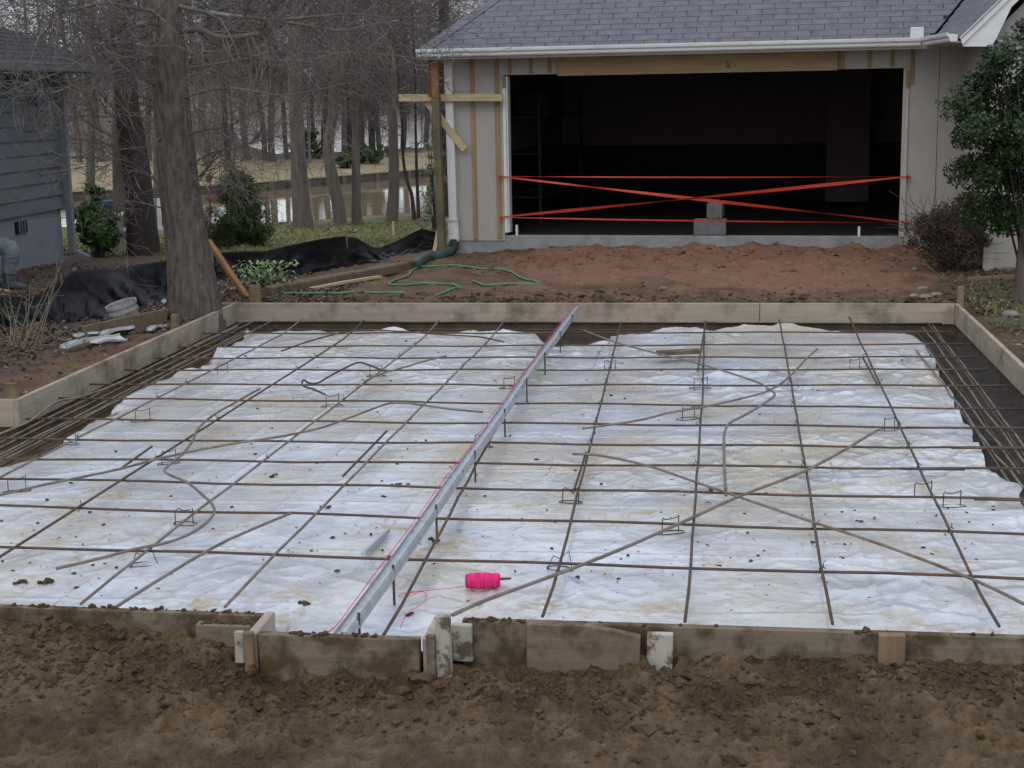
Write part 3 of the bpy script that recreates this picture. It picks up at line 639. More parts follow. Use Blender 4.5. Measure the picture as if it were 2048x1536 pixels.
p = gx(350, 640, PX0-TH-.03); b = MB(); b.bar((p[0], p[1], -.4), (p[0], p[1], p[2]+.05), .05, .075, up=(0,1,0)); tag(b.build('stake', M['stake'], bevel=.003), 'stake outside the left side form board by the trunk', 'stake', 'stakes holding the formwork')
b = MB(); p = gz(494, 1220, -.05); b.bar((-2.02, 5.462, -.07), (-1.76, 5.462, -.07), .05, .09); tag(b.build('form_cleat', M['form_muddy'], bevel=.003), 'wood cleat caked with mud on the left front form board by the notch', 'cleat')

# ------------------------------------------------------------------ reinforcing bars
R4 = 0.0070
def rebar(pts, label, m='rebar', r=R4, group=None, n=7, smooth=True, name='rebar'):
    b = MB(); b.tube(pts, r, n); o = b.build(name, M[m], smooth=True); return tag(o, label, 'rebar', group)
ZB = -0.100
CR = [((405,667),(1880,664)),((355,694),(1905,688)),((312,716),(1944,714)),((248,740),(1976,739)),((180,768.5),(2008,771)),((118,796),(2048,818)),
      ((66,838),(2048,856)),((0,878),(2048,896)),((0,917),(2048,939)),((0,957),(2048,999)),((0,1012),(2048,1068)),((0,1093),(2048,1156.5))]
cross = []
for i, (a, c) in enumerate(CR):
    A = gz(*a, ZB-.013); B_ = gz(*c, ZB-.013); d = (B_-A)/(B_[0]-A[0])
    xa = min(A[0], -4.62 if A[1] > 9.4 else -5.6); xb = max(B_[0], 1.98)
    if i < 6: xa = A[0]
    pts = []
    r_ = random.Random(i)
    for k in range(25):
        x = xa+(xb-xa)*k/24; p = A+d*(x-A[0]); q = 0.0 if k in (0,24) else 1
        pts.append((p[0], p[1]+q*r_.gauss(0, .0016), p[2]+q*r_.gauss(0, .001)+q*0.004*math.sin(x*4+i)))
    cross.append((A, d))
    o = rebar(pts, 'cross rebar spanning the pad, %s from the back form board' % ORD[i+1], group='cross rebars of the mat')
    cross[-1] = (A, d, o)
LG = [((605,643),(0,955),''),((728,646),(0,1118),''),((878,646),(162,1210),''),((1009,646),(450,1216),''),((1086,690),(766,1256),''),((1243,650),(1085,1235),''),((1411,648),(1370,1245),''),((1558,645),(1665,1250),''),((1698,640),(1998,1255),'')]
longs = []
LBL = ['outermost left long rebar of the mat beside the perimeter bars', 'second long rebar from the left of the mat', 'third long rebar from the left of the mat', 'fourth long rebar from the left, ending by the front notch',
       'rusty long rebar lying close under the steel joint rail', 'long rebar next right of the steel joint rail', 'third long rebar from the right, running nearly straight at the camera', 'second long rebar from the right of the mat', 'outermost right long rebar of the mat']
for i, (a, c, _) in enumerate(LG):
    za = ZB+0.002; A = gz(*a, za+.02); B_ = gz(*c, za-.005 if i != 4 else -.03)
    r_ = random.Random(40+i); pts = []
    ex = 1.12 if c[0] == 0 else 1.0
    for k in range(21):
        t = k/20*ex; p = A+(B_-A)*t; q = 0 if k in (0,20) else 1
        zz = (za+.045-0.045*min(1, t*9)) if i != 4 else p[2]
        if i == 4: zz = lerp(-.085, -.06, t)
        pts.append((p[0]+q*r_.gauss(0,.0022)+q*.012*math.sin(t*3+i), p[1], zz+q*r_.gauss(0,.001)))
    longs.append((A, B_))
    rebar(pts, LBL[i], group='long rebars of the mat', m='rebar_grey' if i in (0,2,3) else 'rebar')
# lapped splice lengths lying against the long bars
for (a, c, lb) in [((1405,665),(1392,742),'splice bar lapped on the third long bar from the right near the back'),((1722,715),(1752,770),'splice bar lapped on the outermost right long rebar'),((1168,905),(1142,985),'splice bar lapped on the long rebar right of the steel rail'),
                   ((770,862),(682,952),'splice bar lapped on the fourth long rebar from the left'),((300,893),(236,938),'splice bar lapped on the second long rebar from the left')]:
    A = gz(*a, ZB+.006); B_ = gz(*c, ZB+.006); A[0] += .012; B_[0] += .012
    rebar([A, (A+B_)/2, B_], lb, group='splice bars')
for k, (i, xa, xb) in enumerate([(4,1.35,2.05),(6,1.15,2.05),(7,1.35,2.05),(8,1.0,1.35),(9,1.3,1.9)]):
    A, d, o = cross[i]
    pts = [tuple(A+d*(x-A[0])+np.array([0,-.016,.0])) for x in (xa, (xa+xb)/2, xb)]
    rebar(pts, 'short splice bar lapped on the right end of the %s cross rebar' % ORD[i+1], group='splice bars')
# tie wires at the crossings: parts of the cross bars
for i, (A, d, o) in enumerate(cross):
    for j, (P0, P1) in enumerate(longs):
        if rnd.random() < .38 or j == 4: continue
        e = P1-P0
        # crossing in plan
        den = d[0]*e[1]-d[1]*e[0]
        s = ((P0[0]-A[0])*e[1]-(P0[1]-A[1])*e[0])/den
        c = A+d*s; c[2] = ZB
        t = ((c[1]-P0[1])/e[1])
        if t < 0.02 or t > 1.1: continue
        b = MB(); q = rnd.uniform(-1,1)
        b.tube([c+np.array([-.012,-.012,-.018]), c+np.array([-.014,.0,.004]), c+np.array([0,.012,.010]), c+np.array([.013,0,.002]), c+np.array([.004,-.012,.012])], .0021, 4)
        b.tube([c+np.array([.004,-.012,.010]), c+np.array([.012*q,-.02,.022]), c+np.array([.02*q,-.024,.038])], .0021, 4)
        b.build('tie_wire', M['wire'], o)
# perimeter beam bars in the trenches
def wig(p0, p1, seed, n=12, a=.006):
    r_ = random.Random(seed); p0 = np.array(p0); p1 = np.array(p1)
    return [p0+(p1-p0)*k/n+np.array([r_.gauss(0,a), r_.gauss(0,a), r_.gauss(0,a*.4)])*(0 if k in (0,n) else 1) for k in range(n+1)]
for k, (x0, x1, z, y1) in enumerate([(-4.52,-4.50,-.13,8.4),(-4.42,-4.43,-.19,6.6),(-4.33,-4.34,-.13,6.6),(-4.25,-4.27,-.21,7.0)]):
    rebar(wig((x0, 13.9-.2*k, z), (x1, y1, z), 160+k), 'extra beam bar bundled among the left trench bars, %s from the board' % ORD[k+2], m='rebar_grey', group='beam bars in the left trench')
for k, (a, c) in enumerate([((1846,655),(2052,930)),((1832,700),(2046,975)),((1866,650),(2052,900))]):
    rebar(wig(gz(*a, -.14), gz(*c, -.14), 170+k), 'extra beam bar bundled among the right trench bars, %s of three from the film' % ['middle','first','last'][k], m='rebar_grey', group='beam bars in the right trench')
for k, (x0, x1, z, lb) in enumerate([(-4.58,-4.55,-.20,'beam bar nearest the left side form board'),(-4.46,-4.48,-.15,'second beam bar from the left side form board'),(-4.38,-4.36,-.21,'middle beam bar in the left edge trench'),(-4.29,-4.30,-.15,'fourth beam bar from the left side form board'),(-4.22,-4.20,-.19,'beam bar in the left trench closest to the white film')]):
    rebar(wig((x0, 14.1, z), (x1, 7.2, z), 60+k), lb+', along the pad edge', m='rebar_grey' if k in (1,3) else 'rebar', group='beam bars in the left trench')
b = [gz(px, py, z) for px, py, z in [(475,653,-.12),(340,716,-.12),(240,765,-.11),(165,793,-.08),(110,805,-.05),(60,842,-.08),(0,868,-.1),(-60,895,-.1)]]
rebar(catmull(b, 6), 'bent grey bar kinked up against the left side form board near its front end', 'rebar_grey', r=.0085)
for k, (a, c, lb) in enumerate([((1856,646),(2052,915),'rusty beam bar nearest the right side form board'),((1838,668),(2052,955),'second beam bar from the right side form board'),((1850,690),(2040,948),'third beam bar from the right side form board'),((1822,676),(2050,1010),'beam bar in the right trench closest to the white film')]):
    z = (-.13,-.17,-.15,-.2)[k]
    rebar(wig(gz(*a, z), gz(*c, z), 70+k), lb, m='rebar' if k in (0,1) else 'rebar_grey', group='beam bars in the right trench')
for k, (y, z, lb) in enumerate([(14.12,-.16,'beam bar right against the foot of the back form board'),(13.92,-.20,'second beam bar in the back trench behind the film'),(13.72,-.19,'beam bar in the back trench closest to the film')]):
    rebar(wig((-4.5,y,z),(2.0,y+.03,z),80+k), lb, group='beam bars in the back trench')
# loose and bent bars on top of the mat
LO = [
 ([(113,1137),(195,1118),(270,1098),(330,1086),(375,1070),(410,1048),(428,1026),(424,1008),(405,990),(375,965),(340,950),(329,940),(345,925),(368,905),(385,882),(398,855),(430,828),(470,805),(505,785),(520,778)], 'long S-bent bar curling over the left of the mat, front end on the film', 'rebar_grey', .0078),
 ([(0,990),(100,967),(230,940),(340,912),(450,890),(560,873),(640,856),(700,835),(770,809),(800,806),(830,808),(900,818),(965,824)], 'long gently arched bar lying across the left half of the mat', 'rebar_grey', .0078),
 ([(563,702),(620,682),(690,664),(740,660),(800,663),(900,670),(960,674),(1008,684)], 'thin bowed bar near the back edge of the film', 'rebar', .0068),
 ([(650,789),(628,779),(606,771),(607,760),(618,766),(635,766),(660,752),(700,731),(720,725),(740,731),(758,738),(772,743)], 'short bar bent into a hook and bow behind the arched bar', 'rebar', .0078),
 ([(714,776),(740,757),(765,747),(800,737),(850,722),(892,712)], 'short slightly bent bar left of the steel rail near the back', 'rebar_grey', .0078),
 ([(1165,660),(1250,690),(1400,728),(1500,759),(1530,772),(1534,780)], 'long diagonal bar at back right running up to the hooked bars', 'rebar_grey', .0075),
 ([(1452,990),(1449,940),(1448,895),(1449,866),(1460,846),(1490,830),(1520,812),(1545,795),(1549,787),(1538,777)], 'crank-bent bar at right with a leg pointing at the camera', 'rebar_grey', .0085),
 ([(1165,857),(1230,848),(1290,838),(1340,825),(1400,815),(1470,800),(1510,790),(1535,782),(1565,765),(1592,740),(1615,715),(1635,698)], 'wavy bar at right curving up towards the back', 'rebar_grey', .0078),
 ([(1145,908),(1200,911),(1290,930),(1380,960),(1484,996),(1614,1040),(1724,1076),(1842,1118),(1960,1165),(2050,1209)], 'long bar slanting down to the right front corner', 'rebar_grey', .0075),
 ([(905,1230),(970,1201),(1060,1168),(1150,1135),(1250,1095),(1370,1042),(1480,992),(1600,946),(1680,905),(1720,881),(1754,861)], 'long straight bar laid diagonally from the white post to the right', 'rebar_grey', .0085),
 ([(232,1214),(330,1152),(440,1088),(520,1052),(585,1025)], 'ribbed bar slanting from the left front form board towards the middle', 'rebar_grey', .0075),
]
for pts, lb, m, r in LO:
    P = [gz(px, py, ZB+.022) for px, py in pts]
    rebar(catmull(P, 5), lb, m, r=r, n=8, group='loose bars lying on the mat')
b = MB(); A = gz(1315, 706, -.09); B_ = gz(1400, 702, -.09); b.bar(A, B_, .09, .03, n=3); tag(b.build('wood_scrap', M['old_timber'], bevel=.003), 'dark plank scrap lying on the bars near the back right', 'wood scrap')
b = MB(); A = gz(726, 1108, -.14); B_ = gz(774, 1062, -.145); d_ = (B_-A); b.bar(A, B_, .022, .008); 
e_ = np.cross(d_, [0,0,1]); e_ /= np.linalg.norm(e_)
b.bar(A+e_*.013+np.array([0,0,.006]), B_+e_*.013+np.array([0,0,.006]), .006, .022); tag(b.build('steel_channel_offcut', M['galv']), 'short shiny steel channel offcut lying on the film left of the rail', 'steel offcut')

# wire chairs under the bars
CH = [(446,747),(286,842),(140,888),(285,1130),(370,1048),(665,812),(752,752),(965,894),(1221,741),(1401,777),(1376,838),(1142,1005),(1120,1138),(1340,1066),(1903,1013),(1845,994),(1709,738),(1778,860),(338,927),(35,983),(1421,660),(1115,690),(1018,776)]
seen = {}
for k, (px, py) in enumerate(CH):
    p = gz(px, py, ZS+.004); a = rnd.uniform(-.5, .5); L_ = rnd.uniform(.06, .085); W_ = rnd.uniform(.028, .045); hh = .075
    c, s = math.cos(a), math.sin(a)
    def T(u, v, z): return (p[0]+u*c-v*s, p[1]+u*s+v*c, p[2]+z)
    ci = min(range(12), key=lambda i: abs(cross[i][0][1]+cross[i][1][1]*(p[0]-cross[i][0][0])-p[1]))
    tipped = k in (3, 12)
    b = MB(); loop = [T(L_*math.cos(t), W_*math.sin(t)*(1 if math.sin(t) > 0 else .8), .002) for t in np.linspace(0.3, 5.9, 15)]
    b.tube(loop, .0024, 4)
    if tipped:
        b.tube([T(-L_*.7,-W_,.0), T(-L_*.5,-.05,.03), T(-L_*.3,-.03,.07), T(0,0,.05), T(L_*.5,.03,.08), T(L_*.8,.01,.03), T(L_,-.01,0)], .0026, 4)
    else:
        b.tube([T(-L_*.62,-W_*.6,.0), T(-L_*.60,-W_*.6,hh), T(-L_*.45,0,hh+.006), T(-L_*.3,.01,hh-.006)], .0026, 4)
        b.tube([T(L_*.6,W_*.3,.0), T(L_*.62,W_*.3,hh+.01), T(L_*.5,0,hh+.004), T(0,0,hh-.004), T(-L_*.3,.01,hh-.006)], .0026, 4)
    o = b.build('rebar_chair', M['wire'])
    side = ['far left edge', 'left', 'middle left', 'rail', 'middle right', 'right', 'far right edge'][min(6, int((px)/293))]
    lab = 'wire rebar chair at the %s, by the %s cross rebar' % (side, ORD[ci+1])
    if lab in seen: lab = 'second '+lab
    seen[lab] = 1
    tag(o, lab, 'rebar chair', 'wire chairs propping the rebar mat')

# ------------------------------------------------------------------ steel joint rail with pink string, spool
A = np.array(gz(690, 1262, -.005)); A[1] = 5.335; B_ = np.array(gz(1154, 613, 0.0)); B_[1] = min(B_[1], 14.31)
d_ = B_-A; Lr = math.hypot(d_[0], d_[1]); az = -math.atan2(d_[0], d_[1])
rl = empty('joint_rail', A, az, 'long galvanised steel joint rail crossing the pad from front notch to back form board', 'joint rail')
prof = [(-.036,.004),(-.034,-.012),(-.014,-.018),(-.006,.006),(.010,.006),(.018,-.010),(.016,-.022),(.022,-.032),(.019,-.036)]
b = MB(); NB = 30; rows = []
for q in range(2):
    rows = []
    for k in range(NB+1):
        t = k/NB; off = 0.006*math.sin(t*7)+.004*math.sin(t*17)
        rows.append([(x+off+(0 if q == 0 else -.0015), Lr*t, z+(0 if q == 0 else -.003)) for x, z in prof])
    b.grid(np.array(rows))
b.build('rail', M['galv'], rl, local=True)
for k, t in enumerate([0.02,.09,.2,.33,.46,.58,.7,.82,.93]):
    b = MB(); b.tube([(.018, Lr*t, -.24), (.018, Lr*t, .022)], .006, 6); b.build('nail_stake', M['rebar'], rl, local=True)
for k in range(26):
    b = MB(); y = Lr*(k+.5)/26; b.tube([(.0145, y, -.0055), (.0175, y+.0002, -.0025)], .006, 6); b.build('nail_hole', M['wire'], rl, local=True)
b = MB()
pts = [A+np.array([-.07,-.02,.012]), A+np.array([-.05,.0,.008])]+[A+d_*t+np.array([-.040+.002*math.sin(t*40),0,.008+.004*math.sin(t*33)]) for t in np.linspace(.01, 1.0, 40)]
b.tube(pts, .0021, 5)
for t in (.3,.62): b.tube([A+d_*t+np.array([-.05,0,.0]), A+d_*t+np.array([-.035,-.01,.02]), A+d_*t+np.array([-.02,.005,.012]), A+d_*t+np.array([-.04,.01,.016])], .003, 5)
tag(b.build('string_line', M['pink']), 'taut pink string stretched along the left lip of the steel rail', 'string')
c = gz(966, 1178, ZS)
sp = empty('string_spool', c, math.radians(8), 'hot pink spool of string lying on the film near the front', 'string spool')
b = MB(); pr = [(0,-.078),(.02,-.078),(.030,-.076),(.034,-.055),(.037,-.02),(.037,.02),(.033,.035),(.032,.045),(.034,.05),(.033,.068),(.027,.077),(.0,.077)]
pr2 = []
for i in range(len(pr)-1):
    for k in range(5):
        t = k/5; r0 = lerp(pr[i][0], pr[i+1][0], t); pr2.append((r0*(1+.02*math.sin(k*2.6+i)) if r0 > .028 else r0, lerp(pr[i][1], pr[i+1][1], t)))
pr2.append(pr[-1]); b.lathe(pr2, (0,0,.038), 22, 'x'); b.build('yarn', M['pink'], sp, smooth=True, local=True)
b = MB(); b.tube([(.06,0,.044),(.125,.004,.045)], .0055, 7); b.build('stick', M['rust_board'], sp, local=True)
b = MB(); P = [gz(px, py, ZS+.034) for px, py in [(930,1173),(895,1177),(860,1180),(830,1184),(808,1188),(797,1192),(806,1194),(825,1190),(842,1183),(852,1188),(850,1202),(838,1212),(820,1222),(808,1238),(801,1256)]]
b.tube(catmull(P, 5), .0016, 4); b.build('string_tail', M['pink'], sp)

# ------------------------------------------------------------------ the house with the open garage
HO = np.array([-2.75, 19.60, 0.0]); HA = math.radians(-4.6)
hux = np.array([math.cos(HA), math.sin(HA), 0]); huy = np.array([-math.sin(HA), math.cos(HA), 0])
def toloc(p): q = np.array(p)-HO; return np.array([q@hux, q@huy, q[2]])
def towld(x, y, z): return HO+hux*x+huy*y+np.array([0,0,z])
def fac(px, py, off=0.0):
    d = ray(px, py); t = ((HO-CAM)@huy+off)/(d@huy); return toloc(CAM+d*t)
house = empty('house', HO, HA, 'taupe house with grey shingle roof and an open double garage being rebuilt', 'house')
def hp(b, name, m, bevel=0.0, smooth=False, parent=None):
    return b.build(name, M[m] if isinstance(m, str) else m, parent or house, local=True, bevel=bevel, smooth=smooth)
ZT = 2.42
hp(MB().box(-.66, 5.66, -.05, 6.6, -.5, .15), 'garage_slab', 'concrete', .008)
b = MB(); b.box(-.645, -.015, -.062, .06, .085, ZT); b.box(-.015, .70, -.06, .06, 2.185, ZT); b.box(-.645, -.52, .06, 6.6, .15, ZT); hp(b, 'wall', 'siding')
b = MB(); b.box(4.15, 4.985, -.06, .06, 2.175, ZT); b.box(4.985, 5.68, -.062, .06, -.02, ZT); hp(b, 'wall', 'siding')
hp(MB().box(5.335, 5.342, -.0628, -.0615, -.02, ZT), 'panel_joint', 'wire')
for x, z0, z1, wd in [(-.405,.10,1.86,.055),(-.405,1.955,ZT-.02,.055),(-.085,.12,1.86,.062),(-.085,1.955,ZT-.02,.062),(.085,2.20,ZT-.02,.045),(.36,2.20,ZT-.02,.045),(.60,2.20,ZT-.02,.045),(4.19,2.18,ZT-.02,.07),(4.52,2.19,ZT-.02,.045),(4.79,2.19,ZT-.02,.045),(5.02,1.98,ZT-.02,.05)]:
    hp(MB().box(x-wd/2, x+wd/2, -.079, -.0625, z0, z1), 'batten', 'pine_z', .002)
b = MB(); b.bar((.705,-.10,2.278),(4.148,-.10,2.278),.04,.235,n=6,warp=.002); hp(b, 'header_beam', 'pine_x', .004)
b = MB(); b.box(-.012,.028,-.085,.09,.19,2.02); b.box(.028,.05,-.06,.09,.19,2.17); hp(b, 'door_jamb', 'white_trim', .003)
hp(MB().box(-.012,.026,-.08,.09,2.021,2.18), 'jamb_patch', 'pine_z', .003)
b = MB(); b.box(4.925,4.95,-.06,.09,.15,2.17); b.box(4.95,4.992,-.085,.09,.151,2.17); hp(b, 'door_jamb', 'tan_trim', .003)
hp(MB().box(4.955,4.995,-.0875,-.0855,1.93,2.15), 'jamb_patch', 'pine_z')
# garage inside
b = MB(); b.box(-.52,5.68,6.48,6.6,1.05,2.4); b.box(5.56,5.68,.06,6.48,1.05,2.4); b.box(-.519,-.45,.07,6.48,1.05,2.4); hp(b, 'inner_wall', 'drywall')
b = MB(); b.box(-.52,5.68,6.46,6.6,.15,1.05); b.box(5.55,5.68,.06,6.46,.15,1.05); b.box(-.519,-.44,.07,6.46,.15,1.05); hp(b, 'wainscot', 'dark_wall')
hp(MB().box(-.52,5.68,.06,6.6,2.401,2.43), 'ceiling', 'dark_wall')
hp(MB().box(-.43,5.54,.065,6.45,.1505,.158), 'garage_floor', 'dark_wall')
# soffit, fascia, gutters
hp(MB().box(-.95, 5.25, -.50, -.05, 2.405, 2.42), 'soffit', 'siding')
hp(MB().box(-.97, 5.20, -.52, -.501, 2.385, 2.50), 'fascia', 'tan_trim')
GP = [(-.522,2.415),(-.585,2.415),(-.600,2.43),(-.604,2.455),(-.628,2.475),(-.634,2.50),(-.634,2.512),(-.622,2.514),(-.618,2.50),(-.522,2.49)]
b = MB(); b.ext(GP, 'x', -.985, 5.09); gut = hp(b, 'gutter', 'white_trim')
b = MB(); b.ext([(p[0]+5.70, p[1]) for p in GP], 'y', -2.26, -.60); b.v = [(x-.125*(y+.53), y, z) for x, y, z in b.v]; hp(b, 'gutter', 'white_trim')
for k in range(5):
    hp(MB().box(.2+1.1*k,.225+1.1*k,-.64,-.60,2.502,2.516), 'gutter_strap', 'white_trim', parent=gut)
hp(MB().box(4.97,5.12,-.60,-.57,2.51,2.63), 'splash_guard', 'white_trim', .006)
# roofs
TANP = .667; COS = 1/math.sqrt(1+TANP*TANP); RUN = .127*COS
YE, ZE = -.53, 2.49
def xh(y): return -.99+.73*(y-YE)
XW = 5.20; SHR = .125                       # the wing stands a few degrees out of square with the garage
def xv(y): return XW+(.667-SHR)*(y-YE)
def shear(b):
    b.v = [(x-SHR*(y-YE), y, z) for x, y, z in b.v]; return b
b = MB(); yt = 3.9; b.cur = 1
b.add([(xh(YE),YE,ZE),(xv(YE),YE,ZE),(xv(yt),yt,ZE+TANP*(yt-YE)),(xh(yt),yt,ZE+TANP*(yt-YE))], [(0,1,2,3)])
b.add([(xh(YE),YE,ZE),(xh(yt),yt,ZE+TANP*(yt-YE)),(xh(yt),9.0,ZE+TANP*(yt-YE)),(xh(YE),9.0,ZE)], [(0,1,2,3)])
b.add([(xh(yt),yt,ZE+TANP*(yt-YE)),(xv(yt),yt,ZE+TANP*(yt-YE)),(xv(yt),9,ZE),(xh(yt),9,ZE)], [(0,1,2,3)])
b.cur = 0; r_ = random.Random(3)
ncourse = int((yt-YE)/RUN)
for i in range(ncourse):
    y0 = YE-.012+RUN*i; y1 = y0+RUN*1.35; off = .1525*(i % 2)+r_.uniform(-.004,.004)
    x = -1.2-.305*8+off
    while x < 8.2:
        a0, a1 = x+.0045, x+.305-.0045; x += .305
        l0, l1 = xh(y0), xh(y1); v0, v1 = xv(y0), xv(y1)
        if a1 <= l0 or a0 >= v1: continue
        q = [max(a0,l0), min(a1,v0), min(a1,v1), max(a0,l1)]
        if q[1]-q[0] < .01: continue
        if q[2]-q[3] < .002: q[3] = q[2] = max(q[0], min(q[1], l1))
        j = r_.uniform(0,.003)
        za = ZE+TANP*(y0-YE)+.013+j; zb = ZE+TANP*(y1-YE)+.005
        b.add([(q[0],y0,za),(q[1],y0,za),(q[2],y1,zb),(q[3],y1,zb),(q[0],y0+.002,za-.008),(q[1],y0+.002,za-.008)], [(0,1,2,3),(4,5,1,0)])
roof = b.build('roof', [M['shingle'], M['slit']], house, local=True)
b = MB(); hd = np.array([.73,1,TANP]); n_cap = 34
for k in range(n_cap):
    t0 = k*.115; t1 = t0+.16
    for sgn in (0, 1):
        sv = np.array([.16,0,.0]) if sgn == 0 else np.array([0,.15,TANP*.15-.10])
        p0 = np.array([xh(YE),YE-.01,ZE+.022])+hd*t0; p1 = np.array([xh(YE),YE-.01,ZE+.012])+hd*t1
        sv = np.array([.17,0,.0]) if sgn == 0 else np.array([-.02,.14,.0])
        b.add([p0, p0+sv, p1+sv, p1, p0-[0,0,.008], p0+sv-[0,0,.008]], [(0,1,2,3),(4,5,1,0)])
hp(b, 'hip_cap', 'shingle', parent=roof)
# wing with its gable towards the camera
b = MB(); b.box(5.645, 5.80, -2.0, -.062, -.3, ZT); shear_w = lambda q: setattr(q, 'v', [(x-.06*(y+.06), y, z) for x, y, z in q.v]); shear_w(b)
hp(b, 'wing_wall', 'siding')
for k in range(11):
    y = -1.86+.165*k; q_ = MB().box(5.622,5.644,y,y+.045,-.1,ZT-.005); shear_w(q_); hp(q_, 'batten', 'siding', .002)
apx = 9.2
b = MB(); b.ext([(5.765,-.3),(12.7,-.3),(12.7,2.55),(apx,2.55+apx-5.765),(5.765,2.50)], 'y', -2.12, -2.0); hp(b, 'wing_front', 'siding')
hp(MB().box(5.752,5.87,-2.138,-2.1205,-.05,ZT+.02), 'corner_board', 'tan_trim', .003)
for k in range(16):
    x = 6.16+.42*k; zt = 2.5+min(x-5.7, 2*apx-5.7-x)
    hp(MB().box(x,x+.012,-2.1235,-2.1205,-.05,zt-.05), 'panel_joint', 'wire')
def fr(px, py): q = fac(px, py, -2.36); return (q[0], q[2])
pl = [fr(1926,93), fr(1985,93), fr(2023,14)]; a = fr(1926,79); 
dx = 3.2; pl = [pl[0], pl[1], pl[2], (pl[2][0]+dx, pl[2][1]+dx), (a[0]+dx+.30-.1, a[1]+dx+.12), a]
hp((lambda q: q)(MB().ext(pl, 'y', -2.36, -2.33)), 'rake_board', 'white_trim')
b = MB(); b.ext([(a[0]-.005,a[1]-.05),(a[0]+3.4,a[1]+3.35),(a[0]+3.4,a[1]+3.42),(a[0]-.03,a[1]+.025)], 'y', -2.39, -2.361); hp(b, 'rake_trim', 'white_trim')
ZW0 = a[1]+.02
b = MB(); b.cur = 1; xt = apx
b.add([(XW,-2.40,ZW0),(xt,-2.40,ZW0+xt-XW),(xt,YE+(xt-XW)/.667,ZW0+xt-XW),(XW,YE,ZW0)], [(0,1,2,3)])
b.add([(xt,-2.40,ZW0+xt-XW),(2*xt-XW,-2.40,ZW0),(2*xt-XW,4.5,ZW0),(xt,4.5,ZW0+xt-XW)], [(0,1,2,3)])
b.cur = 0; RX = .127*.7071
for i in range(44):
    x0 = XW-.012+RX*i; x1 = x0+RX*1.35
    if x1 > xt: break
    ye0 = YE+(x0-XW)/.667+.05; y = -2.41-.305+.1525*(i % 2)
    while y < ye0:
        a0, a1 = max(y+.0045,-2.41), min(y+.3005, ye0); y += .305
        if a1-a0 < .01: continue
        za = ZW0+(x0-XW)+.0075; zb = ZW0+(x1-XW)+.005
        b.add([(x0,a0,za),(x0,a1,za),(x1,a1,zb),(x1,a0,zb),(x0+.002,a0,za-.006),(x0+.002,a1,za-.006)], [(0,3,2,1),(0,1,5,4)])
shear(b); b.build('wing_roof', [M['shingle'], M['slit']], house, local=True)
hp(shear(MB().box(5.16,5.62,-2.33,-.53,2.405,2.42)), 'soffit', 'siding')
# downspout
b = MB(); b.bar((-.70,-.125,2.41),(-.685,-.125,.33),.105,.07,up=(0,1,0)); b.bar((-.685,-.125,.345),(-.68,-.125,.08),.135,.085,up=(0,1,0)); b.box(-.72,-.68,-.60,-.10,2.405,2.414)
ds = hp(b, 'downspout', 'white_trim', .006)
hp(MB().box(-.765,-.61,-.172,-.078,.33,.36), 'pipe_strap', 'tan_trim', parent=ds)
# things about the garage
def hw(x, y, z): return towld(x, y, z)
def hthing(b, name, m, label, cat, group=None, bevel=0.0, smooth=False):
    b.v = [tuple(towld(*p)) for p in b.v]; return tag(b.build(name, M[m] if isinstance(m, str) else m, bevel=bevel, smooth=smooth), label, cat, group)
def cinder(x0, y0, z0, along, label):
    b = MB(); L_, W_, H_ = .40, .195, .19; t = .035
    bx = [(0,L_,0,t),(0,L_,W_-t,W_),(0,t,t,W_-t),(L_/2-t/2,L_/2+t/2,t,W_-t),(L_-t,L_,t,W_-t)]
    for a, c, d, e in bx:
        if along == 'x': b.box(x0+a,x0+c,y0+d,y0+e,z0,z0+H_)
        else: b.box(x0+d,x0+e,y0+a,y0+c,z0,z0+H_)
    return hthing(b, 'cinder_block', 'block', label, 'cinder block', 'cinder blocks on the garage sill', bevel=.004)
cinder(2.41, .02, .159, 'x', 'lower grey cinder block on the garage floor edge under another block')
cinder(2.56, .16, .350, 'y', 'upper cinder block stacked on the block at the garage edge')
b = MB(); b.tube([(.13,-.01,.12),(.13,-.01,.285)], .017, 10); hthing(b, 'pipe_stub', 'pvc', 'white pipe stub in the sill by the left door jamb', 'pipe stub', 'pipe stubs in the garage sill', smooth=False)
b = MB(); b.tube([(4.45,-.01,.12),(4.45,-.01,.27)], .017, 10); hthing(b, 'pipe_stub', 'pvc', 'white pipe stub in the sill near the right door jamb', 'pipe stub', 'pipe stubs in the garage sill')
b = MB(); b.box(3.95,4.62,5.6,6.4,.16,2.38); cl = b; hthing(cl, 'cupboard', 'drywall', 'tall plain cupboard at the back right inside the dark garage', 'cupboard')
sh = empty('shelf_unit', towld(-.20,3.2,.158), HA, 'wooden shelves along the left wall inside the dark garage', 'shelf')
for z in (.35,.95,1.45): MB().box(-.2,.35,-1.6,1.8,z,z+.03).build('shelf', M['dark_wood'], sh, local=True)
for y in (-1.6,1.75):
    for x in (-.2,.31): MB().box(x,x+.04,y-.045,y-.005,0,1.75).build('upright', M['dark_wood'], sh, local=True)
hthing(MB().box(-.35,.12,2.3,3.2,1.64,1.95), 'cardboard_box', 'dark_wood', 'box stored on the top shelf inside the garage', 'box')
